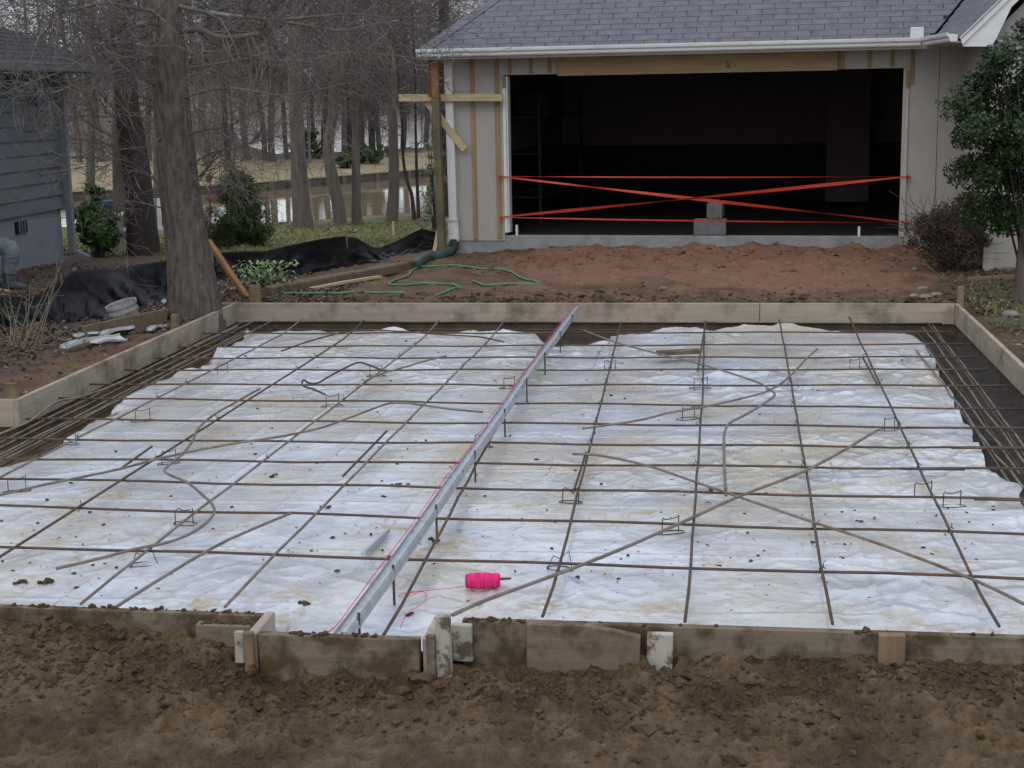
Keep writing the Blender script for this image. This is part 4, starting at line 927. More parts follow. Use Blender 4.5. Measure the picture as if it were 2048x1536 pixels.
# barrier tape
tp = empty('barrier_tape', towld(2.48,-.1,.15), HA, 'orange barrier tape crossed in an X over the open garage door', 'barrier tape')
TL, TR, BL, BR = (-.03,-.105,.914), (4.985,-.105,.887), (-.03,-.105,.389), (4.985,-.105,.325)
tl = lambda p: np.array([p[0]-2.48, p[1]+.1, p[2]-.15])
def strand(p, q, w0, tw, ph, sag, dy):
    b = MB(); N_ = 60; rows = []
    for k in range(N_+1):
        t = k/N_; c = tl(p)+(tl(q)-tl(p))*t+np.array([0, -.012*math.sin(math.pi*t)*dy, -sag*4*t*(1-t)])
        wv = w0*(0.35+0.65*min(1, 6*min(t,1-t)))*(.55+.45*abs(math.cos(ph+tw*t)))
        u = np.array([0, .35*math.sin(ph+tw*t), abs(math.cos(ph+tw*t))*.9+.15]); u /= np.linalg.norm(u)
        rows.append([c-u*wv/2, c+u*wv/2, c+u*wv/2+[0,.0012,0], c-u*wv/2+[0,.0012,0]])
    b.grid(np.array(rows), closed=True); b.build('strand', M['tape'], tp, local=True, smooth=False)
strand(TL, TR, .019, 4.0, 1.2, .012, 1); strand(BL, BR, .020, 3.0, 1.9, .01, 1)
strand((TL[0],TL[1],TL[2]-.006), (BR[0],BR[1],BR[2]+.006), .040, 5.5, .3, .0, 3); strand((BL[0],BL[1],BL[2]+.006), (TR[0],TR[1],TR[2]-.006), .042, 4.3, 2.9, .0, 5)
for c in (TL, TR, BL, BR):
    b = MB(); x0 = tl(c)[0]; s_ = -1 if c[0] < 1 else 1
    b.tube([tl(c)+np.array([0,.0,.0]), tl(c)+np.array([s_*.035,.0,-.005]), tl(c)+np.array([s_*.04,.03,.005])], .014, 6)
    b.tube([tl(c)+np.array([s_*.01,-.012,.01]), tl(c)+np.array([s_*.03,-.016,-.05]), tl(c)+np.array([s_*.022,-.014,-.085])], .007, 5)
    b.build('knot', M['tape'], tp, local=True)
# temporary post with its cap and bracing boards
po = empty('temporary_post', towld(-.80,-.28,-.1), HA, 'temporary treated wood post under the gutter corner with a fresh lumber cap', 'post')
b = MB(); b.bar((.0,0,-.25),(-.035,0,2.03),.10,.10,up=(0,1,0),n=5,warp=.003); b.build('post', M['treated'], po, local=True, bevel=.008)
MB().box(-.075,.02,-.055,-.015,2.02,2.50).build('cap_board', M['orange_pine'], po, local=True, bevel=.003)
MB().box(-.115,-.0765,-.055,.05,2.03,2.50).build('side_board', M['rust_board'], po, local=True, bevel=.003)
b = MB(); b.bar((-1.345,-.20,1.925),(.02,-.20,1.905),.036,.09,n=5,warp=.003); hthing(b, 'brace_board', 'pale_pine', 'level pale pine board nailed across behind the temporary post', 'brace board', 'pine braces at the temporary post', bevel=.003)
P0, P1 = fac(852,205,-.24), fac(927,300,-.24); b = MB(); b.bar((P0[0],-.16,P0[2]),(P1[0],-.16,P1[2]),.036,.09,n=3); hthing(b, 'brace_board', 'pale_pine', 'slanting pale pine board bracing the level board at the post', 'brace board', 'pine braces at the temporary post', bevel=.003)
# green corrugated drain pipe from the downspout
P = [towld(-.68,-.13,.10), towld(-.68,-.16,-.0), towld(-.72,-.25,-.045), hit(880,512,.05), hit(858,514,.05), hit(842,522,.05), hit(830,532,.05)]
C_ = catmull(P, 14); b = MB(); b.tube(C_, [.058+.007*(i % 2) for i in range(len(C_))], 14); tag(b.build('drain_pipe', M['green_pipe']), 'green corrugated drain pipe running from the downspout across the dirt', 'drain pipe')
# leaning stakes behind the post
for k, (pb, pt_, lb) in enumerate([((867,503),(880,442),'long thin stake leaning on the temporary post, leftmost of the pair'),((879,503),(886,462),'shorter stake leaning on the temporary post, right one of the pair')]):
    A = hit(*pb); A[2] = float(gh_base(A[0],A[1])); B_ = gy(*pt_, A[1]+.25); b = MB(); b.bar(A-np.array([0,0,.05]), B_, .05, .022, up=(0,1,0)); tag(b.build('stake', M['pale_pine'], bevel=.003), lb, 'stake', 'stakes leaning on the temporary post')

# ------------------------------------------------------------------ neighbouring house on the left
NX, NY = -8.46, 18.9
nh = empty('neighbour_house', (NX, NY, -.1), 0, 'blue grey neighbouring house with lap siding at the left edge', 'house')
W = lambda b, n, m, **k: b.build(n, M[m], nh, **k)
W(MB().box(-16, NX-.03, 7.0, NY-.03, -.6, .60), 'foundation', 'foundation')
b = MB(); z = .60
while z < 2.34:
    z1 = min(z+.178, 2.36)
    b.add([(NX+.024,7,z),(NX+.024,NY,z),(NX-.002,NY,z1),(NX-.002,7,z1),(NX-.004,7,z),(NX-.004,NY,z)], [(0,1,2,3),(5,1,0,4)])
    b.add([(NX,NY+.012,z),(-16,NY+.012,z),(-16,NY-.006,z1),(NX,NY-.006,z1),(NX,NY-.01,z),(-16,NY-.01,z)], [(0,1,2,3),(5,1,0,4)]); z = z1
W(b, 'siding', 'bluegrey')
W(MB().box(-16, NX-.02, 7.0, NY-.02, .6, 2.36), 'wall_core', 'dark_wall')
W(MB().box(NX-.05, NX+.016, NY-.09, NY+.018, .58, 2.36), 'corner_board', 'bluegrey')
b = MB(); b.bar((NX+.055,NY+.06,2.36),(NX+.055,NY+.06,.0),.085,.075,up=(0,1,0)); b.bar((NX+.055,NY+.06,.02),(NX+.20,NY+.2,-.08),.085,.075,up=(0,1,0)); W(b, 'downspout', 'foundation', bevel=.005)
p0, p1 = gx(33,441,NX), gx(56,461,NX); v_ = MB().box(NX-.03,NX-.004,p0[1],p1[1],min(p0[2],p1[2])-.02,max(p0[2],p1[2])-.02); vent = W(v_, 'vent', 'dark_wall')
b = MB(); 
for k in range(1, 4): y = lerp(p0[1],p1[1],k/4); b.box(NX-.006,NX+.004,y-.008,y+.008,min(p0[2],p1[2])-.02,max(p0[2],p1[2])-.02)
b.build('vent_bar', M['foundation'], vent)
p0, p1 = gx(44,165,NX), gx(74,250,NX); wd = MB().box(NX-.03,NX+.016,p0[1],p1[1],p1[2],p0[2]+.02); wn = W(wd, 'window', 'glass')
b = MB(); ya, ybb, za, zb = p0[1],p1[1],p1[2],p0[2]+.02
for (u0,u1,v0,v1) in ((ya-.07,ya,za-.07,zb+.07),(ybb,ybb+.07,za-.07,zb+.07),(ya,ybb,zb,zb+.07),(ya,ybb,za-.07,za)): b.box(NX-.02,NX+.03,u0,u1,v0,v1)
b.build('window_frame', M['bluegrey'], wn)
EX, EY, EZ = NX+.5, NY+.5, 2.40
b = MB(); R_ = 4.2
b.add([(EX,2,EZ),(EX,EY,EZ),(EX-R_,EY-R_,EZ+R_*.5),(EX-R_,2,EZ+R_*.5)], [(0,1,2,3)])
b.add([(EX,EY,EZ),(EX-2*R_,EY,EZ),(EX-R_,EY-R_,EZ+R_*.5)], [(0,1,2)])
b.add([(EX-2*R_,2,EZ),(EX-R_,2,EZ+R_*.5),(EX-R_,EY-R_,EZ+R_*.5),(EX-2*R_,EY,EZ)], [(0,1,2,3)])
for k in range(26):
    a = k*.11; zz = EZ+.5*a+.006
    b.add([(EX-a+.01,2,zz+.006),(EX-a+.01,EY-a,zz+.006),(EX-a-.12,EY-a-.12,zz+.062),(EX-a-.12,2,zz+.062),(EX-a+.01,2,zz-.004),(EX-a+.01,EY-a,zz-.004)], [(0,1,2,3),(4,5,1,0)])
W(b, 'roof', 'dark_roof')
W(MB().box(-17, EX-.02, 2, EY-.02, EZ-.05, EZ-.012), 'soffit', 'dark_wall')
b = MB(); b.box(EX-.02, EX+.07, 2, EY+.07, EZ-.09, EZ+.015); b.box(-17, EX-.021, EY-.02, EY+.07, EZ-.09, EZ+.015); W(b, 'gutter', 'bluegrey', bevel=.01)

# ------------------------------------------------------------------ trees
def rv(r_, s=1.0): return Vector((r_.gauss(0,s), r_.gauss(0,s), r_.gauss(0,s)))
def grow(b, p, d, L, r, lvl, r_, droop=0.0, kids=(5, 6), crook=0.16, minr=0.0022, seg=None):
    """one crooked shoot and its side shoots, as thin tapering tubes"""
    n = seg or max(3, min(8, int(L/0.16))); p = Vector(p); d = Vector(d).normalized(); P = [p.copy()]; D = [d.copy()]
    for k in range(n):
        d = (d+rv(r_, crook)+Vector((0,0,-droop*(k/n)+.04))).normalized(); p = p+d*(L/n); P.append(p.copy()); D.append(d.copy())
    R = [max(minr, r*(1-0.75*k/n)) for k in range(n+1)]
    b.tube(P, R, 5 if r > .012 else 3, cap=False)
    if lvl <= 0: return
    m = kids[0] if lvl > 1 else kids[1]
    for q in range(m):
        t = (q+.6+r_.uniform(-.3,.3))/m*.85+.12; k = min(n-1, int(t*n)); c = P[k].lerp(P[k+1], t*n-k)
        a = D[k]; s = a.cross(rv(r_)).normalized()
        dd = (a*r_.uniform(.45,.95)+s*r_.uniform(.55,1.0)).normalized()
        grow(b, c, dd, L*r_.uniform(.38,.62), max(minr, R[k]*r_.uniform(.5,.7)), lvl-1, r_, droop, kids, crook, minr)
def trunk_mesh(b, pts, rad, n=28, rough=.03, seed=0, flare=0.0, rings=90):
    P = catmull(pts, max(2, rings//max(1, len(pts)-1))); m = len(P); rr = np.interp(np.linspace(0,1,m), np.linspace(0,1,len(rad)), rad)
    rows = []; prev = None
    for i in range(m):
        dv = P[min(i+1,m-1)]-P[max(i-1,0)]; dv = dv/np.linalg.norm(dv)
        a = np.array([1.0,0,0])-dv*dv[0]; a /= np.linalg.norm(a); c = np.cross(dv, a); th = np.linspace(0, 2*math.pi, n, endpoint=False)
        zc = P[i][2]; f = 1+flare*np.exp(-(zc-P[0][2])/0.22)*(1+.35*np.sin(th*3+seed)+.2*np.sin(th*5+2*seed))
        rg = rr[i]*f*(1+rough*2.2*(ridged(th*(5.0 if n < 60 else 7.0)+seed*3+.35*np.sin(zc*2)+.25*np.sin(zc*7+th*2), zc*2.2+0*th, seed, 3)-.5)+rough*fbm(np.cos(th)*2+zc*1.5, np.sin(th)*2+zc, seed+5, 3)*2)
        rows.append(P[i][None,:]+np.cos(th)[:,None]*a[None,:]*rg[:,None]+np.sin(th)[:,None]*c[None,:]*rg[:,None])
    b.grid(np.array(rows), closed=True)
# the big tree by the form corner
TY = 13.86
big = empty('tree', (-4.96, TY, -.12), 0, 'big furrowed grey tree trunk standing right behind the left form corner', 'tree', 'trees on the near bank')
tp_px = [(391,652),(389,600),(379,520),(369,450),(360,380),(352,300),(344,215),(338,140),(333,60),(330,0)]
pts = [gy(px, py, TY) for px, py in tp_px]; pts[0][2] -= .12; top = pts[-1]; dv = pts[-1]-pts[-3]
for k in range(1, 5): pts.append(top+np.array([-.05*k, .06*k, 1.6*k]))
b = MB(); trunk_mesh(b, pts, [.262,.235,.205,.192,.182,.172,.165,.16,.155,.150,.14,.12,.09,.06], 96, .045, 3, .22, 300)
bt = b.build('trunk', M['bark'], big, smooth=True)
r_ = random.Random(21); b = MB()
LIMBS = [
 ([(365,62),(400,60),(430,72),(461,75),(500,70),(527,66),(560,52),(578,46),(620,52),(680,61),(740,50),(800,40)], -.9, .030),
 ([(350,10),(400,22),(470,32),(552,39),(620,34),(705,28),(790,36),(870,30)], -1.6, .022),
 ([(345,52),(310,48),(285,46),(255,60),(232,78),(205,80),(185,88)], -1.2, .024),
 ([(345,165),(308,168),(280,152),(254,142),(223,124),(205,108),(193,94)], -.8, .017),
 ([(330,22),(305,22),(250,12),(203,6),(150,20),(110,30),(85,60),(68,100),(58,135)], -1.5, .020),
 ([(365,275),(400,261),(435,256),(463,249),(520,218),(578,188),(620,160),(660,140)], -1.0, .014),
 ([(372,372),(400,352),(420,330),(433,307),(470,296),(527,279),(575,268)], -.7, .015),
 ([(375,340),(400,318),(440,300),(490,290),(520,270),(560,245)], -.9, .011),
 ([(345,380),(325,371),(290,345),(254,322),(190,316),(122,310),(70,285),(15,241)], -1.1, .014),
 ([(340,420),(320,415),(290,407),(255,402),(230,400)], -.5, .008),
 ([(330,105),(280,120),(240,140),(150,170),(80,190),(0,170)], -2.0, .013),
 ([(335,90),(270,75),(200,100),(130,140),(60,165),(0,190)], -2.2, .014),
 ([(345,250),(300,290),(240,300),(180,330),(100,345),(20,360)], -1.4, .009),
 ([(360,200),(420,180),(480,178),(560,190),(640,178),(700,165)], -1.6, .012),
 ([(355,140),(420,130),(500,118),(600,122),(690,105),(780,110),(850,120)], 1.2, .014),
 ([(375,400),(410,345),(440,312),(460,325),(452,345),(458,370)], -.5, .007),
]
for pl_, dy, r in LIMBS:
    n = len(pl_); P = [gy(px, py, TY+dy*(k/(n-1))) for k, (px, py) in enumerate(pl_)]; C_ = catmull(P, 4)
    R = [max(.003, r*(1-.8*k/len(C_))) for k in range(len(C_))]; b.tube(C_, R, 7, cap=False)
    for k in range(3, len(C_)):
        for q in range(2 if r < .012 else 3):
            if r_.random() < .30:
                a = Vector(C_[k])-Vector(C_[k-1]); a.normalize(); s = a.cross(rv(r_)).normalized()
                grow(b, C_[k], a*r_.uniform(.3,.9)+s*r_.uniform(.5,1)+Vector((0,0,.05)), r_.uniform(.3,.85), max(.0035,R[k]*.5), 1 if r_.random() < .5 else 2, r_, .10, (4,4), .17, .0022)
# more limbs hanging in from above
for k in range(26):
    y = r_.uniform(14.8, 19.5); z = r_.uniform(2.7, 4.0); x = gy(r_.uniform(-60, 700), 0, y)[0]
    q = gy(1024, 0, y)
    d = Vector(((x+4.9)*.6, (y-TY)*.5, -1.0+r_.gauss(0,.5)))
    grow(b, (x, y, z), d, r_.uniform(1.0,2.2), r_.uniform(.007,.013), 2, r_, .16, (6,6), .13, .0022)
b.build('branches', M['twig'], big)
b = MB()
for k in range(170):
    p = gy(r_.uniform(150,800), r_.uniform(0,300), r_.uniform(12.5,16)); leafq(b, p, r_.uniform(.012,.026), .9)
b.build('dead_leaves', M['rust_board'], big)
def bare_tree(name, label, tpx, Y, rad, m, seed, grp, crown=26, zc=(1.5,6), spread=1.6, tw=.011, mtw='twig_brown', lvl=2, top=6.0, n=22, kids=(6,7), minr=.004, flare=.12):
    base = gy(*tpx[0], Y); z0 = float(gh_base(base[0], base[1])); r_ = random.Random(seed)
    t = empty(name, (base[0], Y, z0), 0, label, 'tree', grp)
    pts = [gy(px, py, Y) for px, py in tpx]; pts[0][2] = z0-.1
    dv = pts[-1]-pts[-2]; dv /= np.linalg.norm(dv)
    while pts[-1][2] < top: pts.append(pts[-1]+dv*1.5+np.array([r_.gauss(0,.08), r_.gauss(0,.08), .3]))
    rr = list(np.interp(np.linspace(0,1,len(pts)), [0,.12,1], [rad*1.12, rad, rad*.45]))
    b = MB(); trunk_mesh(b, pts, rr, n, .04, seed, flare, 70); b.build('trunk', M[m], t, smooth=True)
    b = MB()
    for k in range(crown):
        i = r_.randrange(len(pts)-1); c = Vector(pts[i]).lerp(Vector(pts[i+1]), r_.random()); c.z = r_.uniform(*zc)
        j = min(range(len(pts)), key=lambda q: abs(pts[q][2]-c.z)); c.x, c.y = pts[j][0], pts[j][1]
        a = r_.uniform(0, 6.28); grow(b, c, (math.cos(a), math.sin(a), r_.uniform(-.15,.6)), spread*r_.uniform(.6,1.3), tw*r_.uniform(.7,1.6), lvl, r_, .12, kids, .15, minr)
    b.build('branches', M[mtw], t); return t
bare_tree('tree', 'dark thick leaning trunk left of the big tree, rising behind the black fence', [(288,530),(284,470),(279,400),(268,310),(259,250),(252,190),(247,120),(242,40),(240,0)], 20.2, .205, 'bark_dark', 31, 'trees on the near bank', 20, (1.2,4.5), 1.7, .012, 'twig', top=7)
bare_tree('tree', 'slim pale grey trunk beside the glossy green bush', [(245,505),(243,450),(240,400),(238,340),(236,260),(236,150),(238,0)], 22.9, .115, 'bark_grey', 32, 'trees on the near bank', 24, (1.0,4.5), 1.7, .012, 'twig', top=7)
bare_tree('tree', 'straight grey trunk with flared foot on the lawn by the water, nearest the shore', [(607,458),(604,430),(600,380),(597,320),(594,260),(591,200),(588,100),(586,0)], 33.2, .195, 'bark_grey', 33, 'trees on the near bank', 24, (2.0,7), 2.4, .014, top=9, flare=.35)
bare_tree('tree', 'crooked grey trunk bending left above the water', [(681,447),(676,410),(668,370),(660,330),(657,300),(660,262),(668,220),(672,150),(668,0)], 36.0, .15, 'bark_grey', 34, 'trees on the near bank', 18, (2.2,7), 2.2, .014, top=9)
bare_tree('tree', 'thinner straight trunk right of the crooked one at the shore', [(714,442),(713,410),(712,370),(712,320),(711,260),(708,180),(704,0)], 36.6, .115, 'bark_grey', 35, 'trees on the near bank', 18, (2.2,7), 2.2, .013, top=9)
bare_tree('tree', 'grey trunk leaning right at the water edge, last thick one before the house post', [(782,437),(786,410),(788,370),(787,310),(786,250),(784,170),(780,0)], 37.7, .145, 'bark_grey', 36, 'trees on the near bank', 24, (2.2,7), 2.4, .014, top=9)
bare_tree('sapling', 'thin bowed sapling at the shore, left of the straight sapling', [(829,428),(824,395),(817,370),(811,350),(806,310),(806,270),(800,200)], 39.0, .05, 'bark_dark', 37, 'saplings at the shore', 16, (.2,4), 1.6, .012, top=4)
bare_tree('sapling', 'thin straight sapling at the shore beside the house post', [(837,424),(835,380),(833,330),(832,290),(831,230),(830,150)], 39.4, .045, 'bark_dark', 38, 'saplings at the shore', 16, (.2,4), 1.6, .012, top=4)
bare_tree('tree', 'dark tall trunk rising past the left end of the house roof', [(890,420),(889,300),(888,180),(887,100),(888,0)], 40.0, .16, 'bark_dark', 39, 'trees on the near bank', 30, (2,8), 2.6, .018, top=10)
bare_tree('tree', 'grey trunk between the leaning dark trunk and the big tree, far down the lawn', [(318,470),(317,400),(316,300),(315,200),(314,0)], 36.0, .12, 'bark_grey', 41, 'trees on the near bank', 30, (1.8,7), 2.4, .014, top=9)
bare_tree('tree', 'bare tree showing just right of the neighbouring house corner', [(180,440),(181,350),(182,250),(182,120),(183,0)], 34.0, .10, 'bark_grey', 42, 'trees on the near bank', 30, (1.8,7), 2.4, .014, top=9)

# trees on the far bank: trunks of their own, crowns shared
PEN = [(160,352,.10),(205,350,.13),(300,346,.12),(415,345,.14),(455,340,.11),(496,336,.13),(530,332,.11),(548,332,.14),(574,325,.10),(628,318,.10),(641,314,.16),(690,318,.12),(700,312,.17),(730,306,.16),(746,300,.19),(762,308,.13),(805,300,.16),(848,292,.15),(872,290,.17)]
crowns = []
for v_ in range(4):
    r_ = random.Random(100+v_); b = MB()
    for k in range(46):
        z = r_.uniform(3.4, 10); a = r_.uniform(0, 6.28)
        grow(b, (0,0,z), (math.cos(a), math.sin(a), r_.uniform(-.25,.5)), r_.uniform(1.4,3.2), r_.uniform(.016,.035), 2, r_, .14, (6,6), .15, .008)
    c = b.build('branches', M['twig_brown'], None, origin=(0,0,0)); crowns.append(c)
used = [False]*4
for i, (px, py, rad) in enumerate(PEN):
    z = ZW+.5; p = gz(px, py, z); r_ = random.Random(200+i)
    if p[1]-float(y_wall(p[0])) < 3:   # keep it on the bank
        p = gy(px, py, float(y_wall(p[0]))+4.0+r_.uniform(0,6))
    p[2] = float(gh_base(p[0], p[1]))
    t = empty('tree', p, 0, '%s bare tree on the far bank counted from the left' % ORD[i+1] if i < 14 else 'bare tree on the far bank %s' % ['between the shrubs by the right shoreline','just left of the last shore trunk','seen between the leaning trunk and the saplings','behind the pair of saplings','partly behind the house post'][i-14], 'tree', 'bare trees on the far bank')
    lean = r_.uniform(-.06,.06) if i != 10 else .12
    pts = [p+np.array([lean*h+r_.gauss(0,.05), 0, h-.15]) for h in (0,1,2.2,3.5,5,7,9.5)]
    b = MB(); trunk_mesh(b, pts, [rad*1.15,rad,rad*.95,rad*.88,rad*.8,rad*.65,rad*.4], 12, .04, i, .2, 24); b.build('trunk', M['bark_dark'] if i in (10,14,4,12) else M['bark_grey'], t, smooth=True)
    v_ = i % 4; c = crowns[v_] if not used[v_] else crowns[v_].copy()
    if used[v_]: COL.objects.link(c)
    used[v_] = True; c.parent = t; c.location = (lean*4,0,0); c.rotation_euler = (0,0,r_.uniform(0,6.28)); s = r_.uniform(.85,1.2); c.scale = (s,s,s)
# the twiggy wood on the far bank behind those trees: one mass
r_ = np.random.default_rng(9)
def twig_mass(name, n, xr_, yfun, z0, z1, pz, L0, L1, w0, w1, thr, m, tr, trh, trr):
    fx = r_.uniform(xr_[0], xr_[1], n); fy = yfun(fx, r_.uniform(0,1,n)); fz = z0+(z1-z0)*r_.uniform(0,1,n)**pz
    th = r_.uniform(0, 2*np.pi, n); el = r_.uniform(-.5,1.1, n); L_ = r_.uniform(L0,L1,n); wd = r_.uniform(w0,w1,n)
    dx_ = np.cos(th)*np.cos(el); dy_ = np.sin(th)*np.cos(el)*.5; dz_ = np.sin(el)
    keep = vn(fx*.55, fz*.6+fy*.1, 300) > thr
    V1 = np.stack([fx,fy,fz],-1); V3 = V1+np.stack([dx_,dy_,dz_],-1)*L_[:,None]; V2 = V1+np.stack([-dz_*wd, 0*wd, dx_*wd+wd*.2],-1)
    VV = np.stack([V1[keep],V2[keep],V3[keep]],1).reshape(-1,3); b = MB(); b.add(VV, np.arange(len(VV)).reshape(-1,3).tolist())
    for k in range(tr):
        x = r_.uniform(*xr_); y = float(yfun(np.array([x]), np.array([r_.uniform(0,1)]))[0]); g = float(gh_base(x, y)); rr = r_.uniform(*trr); l_ = r_.uniform(-.4,.4); h = trh*r_.uniform(.7,1.1)
        b.tube([(x,y,g-.3),(x+l_*.4,y,g+h*.45),(x+l_,y,g+h)], [rr,rr*.8,rr*.35], 6, cap=False)
    tag(b.build(name, M[m], origin=(0,float(yfun(np.array([-10.]),np.array([0.]))[0]),0)), kind='stuff')
twig_mass('far_woods', 120000, (-48, 3), lambda x, u: y_wall(x)+9+u*np.where(x < -22, 30, 9), 2.5, 11, .85, .4, 1.7, .007, .020, .12, 'twig_far', 14, 10, (.04,.10))
twig_mass('distant_treeline', 26000, (-330, 60), lambda x, u: 704+u*50, -1, 21, .7, 2, 7, .2, .5, .05, 'twig_far', 120, 19, (.3,.6))

# ------------------------------------------------------------------ lake bulkhead on the far bank
bw = empty('bulkhead_wall', (-16.9, 52.5, ZW), 0, 'low timber bulkhead holding the far bank of the lake', 'retaining wall')
WP = WALL[1:-1]; b = MB(); cap = MB(); npost = 0
for (xa, ya), (xb, yb2) in zip(WP[:-1], WP[1:]):
    for z in (ZW-.3, ZW+.0, ZW+.16): b.bar((xa,ya,z+.07), (xb,yb2,z+.07), .09, .15 if z >= ZW else .29)
    cap.bar((xa,ya,ZW+.345), (xb,yb2,ZW+.345), .22, .045)
b.build('plank_wall', M['bulkhead'], bw); cap.build('cap_board', M['tan'], bw)
for (xa, ya), (xb, yb2) in zip(WP[:-1], WP[1:]):
    Ls = math.hypot(xb-xa, yb2-ya); m_ = int(Ls/.95); nx2, ny2 = (yb2-ya)/Ls, -(xb-xa)/Ls
    for k in range(m_):
        t = (k+.5)/m_; x, y = lerp(xa,xb,t)+nx2*.11, lerp(ya,yb2,t)+ny2*.11
        MB().box(x-.07,x+.07,y-.06,y+.06,ZW-.4,ZW+.30).build('pile', M['bark_grey'] if k % 2 else M['bulkhead'], bw)

# ------------------------------------------------------------------ shrubs
def shrub(name, label, cat, c, rx, ry, rz, n, ls, m, seed, clusters=26, mstem='bark_dark', group=None, shape=1.0, hollow=.55, asp=.5, stems=7, extra=None, ground_z=None):
    r_ = random.Random(seed); z0 = ground_z if ground_z is not None else c[2]-rz
    t = empty(name, (c[0], c[1], z0), 0, label, cat, group); b = MB(); cl = []
    for k in range(clusters):
        v_ = rv(r_).normalized(); s = hollow+(1-hollow)*r_.random(); v_ = Vector((v_.x*rx*s, v_.y*ry*s, v_.z*rz*s))
        if shape != 1.0: f = 1-(v_.z/rz+1)/2*(1-shape); v_.x *= f; v_.y *= f
        cl.append((Vector(c)+v_, r_.uniform(.16,.34)*min(rx,rz)*1.25))
    if extra: cl += [(Vector(p), s) for p, s in extra]
    for k in range(n):
        p, s = cl[r_.randrange(len(cl))]; q = rv(r_).normalized()*s*(r_.random()**.45); q.z *= .8; o = p+q
        nrm = (o-Vector(c)).normalized()+rv(r_, .55); nrm.normalize(); u = nrm.cross(rv(r_)).normalized(); v2 = nrm.cross(u); l = ls*r_.uniform(.6,1.35)
        b.add([o-u*l*.5, o-u*l*.1+v2*l*asp*.5+nrm*l*.08, o+u*l*.5, o-u*l*.1-v2*l*asp*.5+nrm*l*.08], [(0,1,2),(0,2,3)])
    b.build('foliage', M[m], t); b = MB()
    for p, s in cl[:max(stems, len(cl)//2)]:
        a = Vector((c[0]+r_.gauss(0,.03), c[1]+r_.gauss(0,.03), z0-.03)); mid = a.lerp(p, .55)+Vector((0,0,.06)); b.tube([a, mid, p], [.014,.009,.004], 4, cap=False)
    b.build('stem', M[mstem], t); return t
q = gy(190, 455, 19.9); shrub('laurel_bush', 'glossy green broad leaved bush at the corner of the neighbouring house', 'bush', (q[0]+.02, 19.9, q[2]+.02), .33, .33, .50, 4200, .075, 'glossy', 1, 44, hollow=.35, ground_z=-.2)
q = gy(482, 425, 22.8); shrub('cedar_shrub', 'feathery dark green evergreen shrub behind the big tree', 'shrub', (q[0], 22.8, q[2]), .56, .5, .90, 30000, .052, 'cedar', 2, 110, shape=.5, hollow=.15, asp=.25, ground_z=-.5)
q = gy(440, 470, 22.0); shrub('cedar_shrub', 'lower evergreen shrub half hidden by the big trunk', 'shrub', (q[0], 22.0, q[2]), .36, .3, .5, 6000, .045, 'cedar', 12, 40, hollow=.2, asp=.25, ground_z=-.45)
q = gy(868, 360, 30.0); shrub('sparse_shrub', 'sparse grey green shrub at the shore behind the temporary post', 'shrub', (q[0], 30.0, q[2]+.1), .32, .4, 1.3, 1500, .06, 'sage', 3, 40, hollow=.15, asp=.5, ground_z=-.8)
r_ = random.Random(77)
HOL = [(2000,110),(2030,100),(1990,150),(1965,165),(1950,200),(1985,210),(2030,190),(2020,240),(1960,250),(1935,275),(1990,290),(2040,300),(1945,330),(1925,345),(1975,355),(2020,360),(1960,400),(1945,420),(1995,410),(2040,420),(2010,445),(1975,440),(1920,210),(1935,225),(2070,150),(2080,250),(2085,350),(2100,420),(2110,200),(1985,125),(2060,60),(2110,120),(2140,300)]
ex = [(tuple(gy(px, py, 14.9+r_.gauss(0,.28))), r_.uniform(.13,.24)) for px, py in HOL]
hb = gz(2046, 598, -.02); q = gy(2075, 270, 14.9)
hol = shrub('holly_tree', 'glossy dark green holly tree at the right edge by the gable wing', 'tree', (q[0], 14.9, q[2]), .55, .5, .8, 32000, .044, 'holly', 4, 22, extra=ex, hollow=.3, asp=.55, ground_z=-.02, stems=3)
b = MB(); trunk_mesh(b, [np.array([hb[0]+.02,14.9,-.1]), np.array([hb[0]+.015,14.9,.35]), np.array([hb[0]+.04,14.9,.8]), np.array([q[0],14.9,1.6]), np.array([q[0],14.9,2.2])], [.075,.062,.055,.045,.02], 18, .05, 9, .3, 40); b.build('trunk', M['bark_grey'], hol, smooth=True)
q = gy(1900, 462, 17.0); t_ = shrub('russet_bush', 'twiggy russet brown bush in front of the garage corner', 'bush', (q[0], 17.0, q[2]), .44, .4, .42, 16000, .034, 'brown_bush', 5, 70, hollow=.1, asp=.4, stems=20, ground_z=-.02)
b = MB(); r_ = random.Random(5)
for k in range(46):
    a = r_.uniform(0,6.28); grow(b, (q[0]+r_.gauss(0,.08), 17.0+r_.gauss(0,.08), .0), (math.cos(a)*.7, math.sin(a)*.7, 1), r_.uniform(.45,.8), .006, 1, r_, 0, (5,6), .12, .0025)
b.build('stem', M['brown_bush'], t_)
for k, (px, py, w_, h_, lb) in enumerate([(618,322,.8,.65,'low green shrub on the far bank behind the nearest shore trunk'),(742,322,1.1,.55,'wide green shrub on the far bank right of the thin trunk'),(765,300,1.2,.9,'taller dark green shrub on the far bank near the leaning trunk'),(690,328,.5,.4,'small shrub on the far bank behind the crooked trunk')]):
    p = gz(px, py, ZW+.6); g = float(gh_base(p[0], p[1])); shrub('far_shrub', lb, 'shrub', (p[0], p[1], g+h_*.8), w_, w_*.8, h_, 1500, .16, 'far_green', 60+k, 24, group='shrubs on the far bank', hollow=.3, ground_z=g)
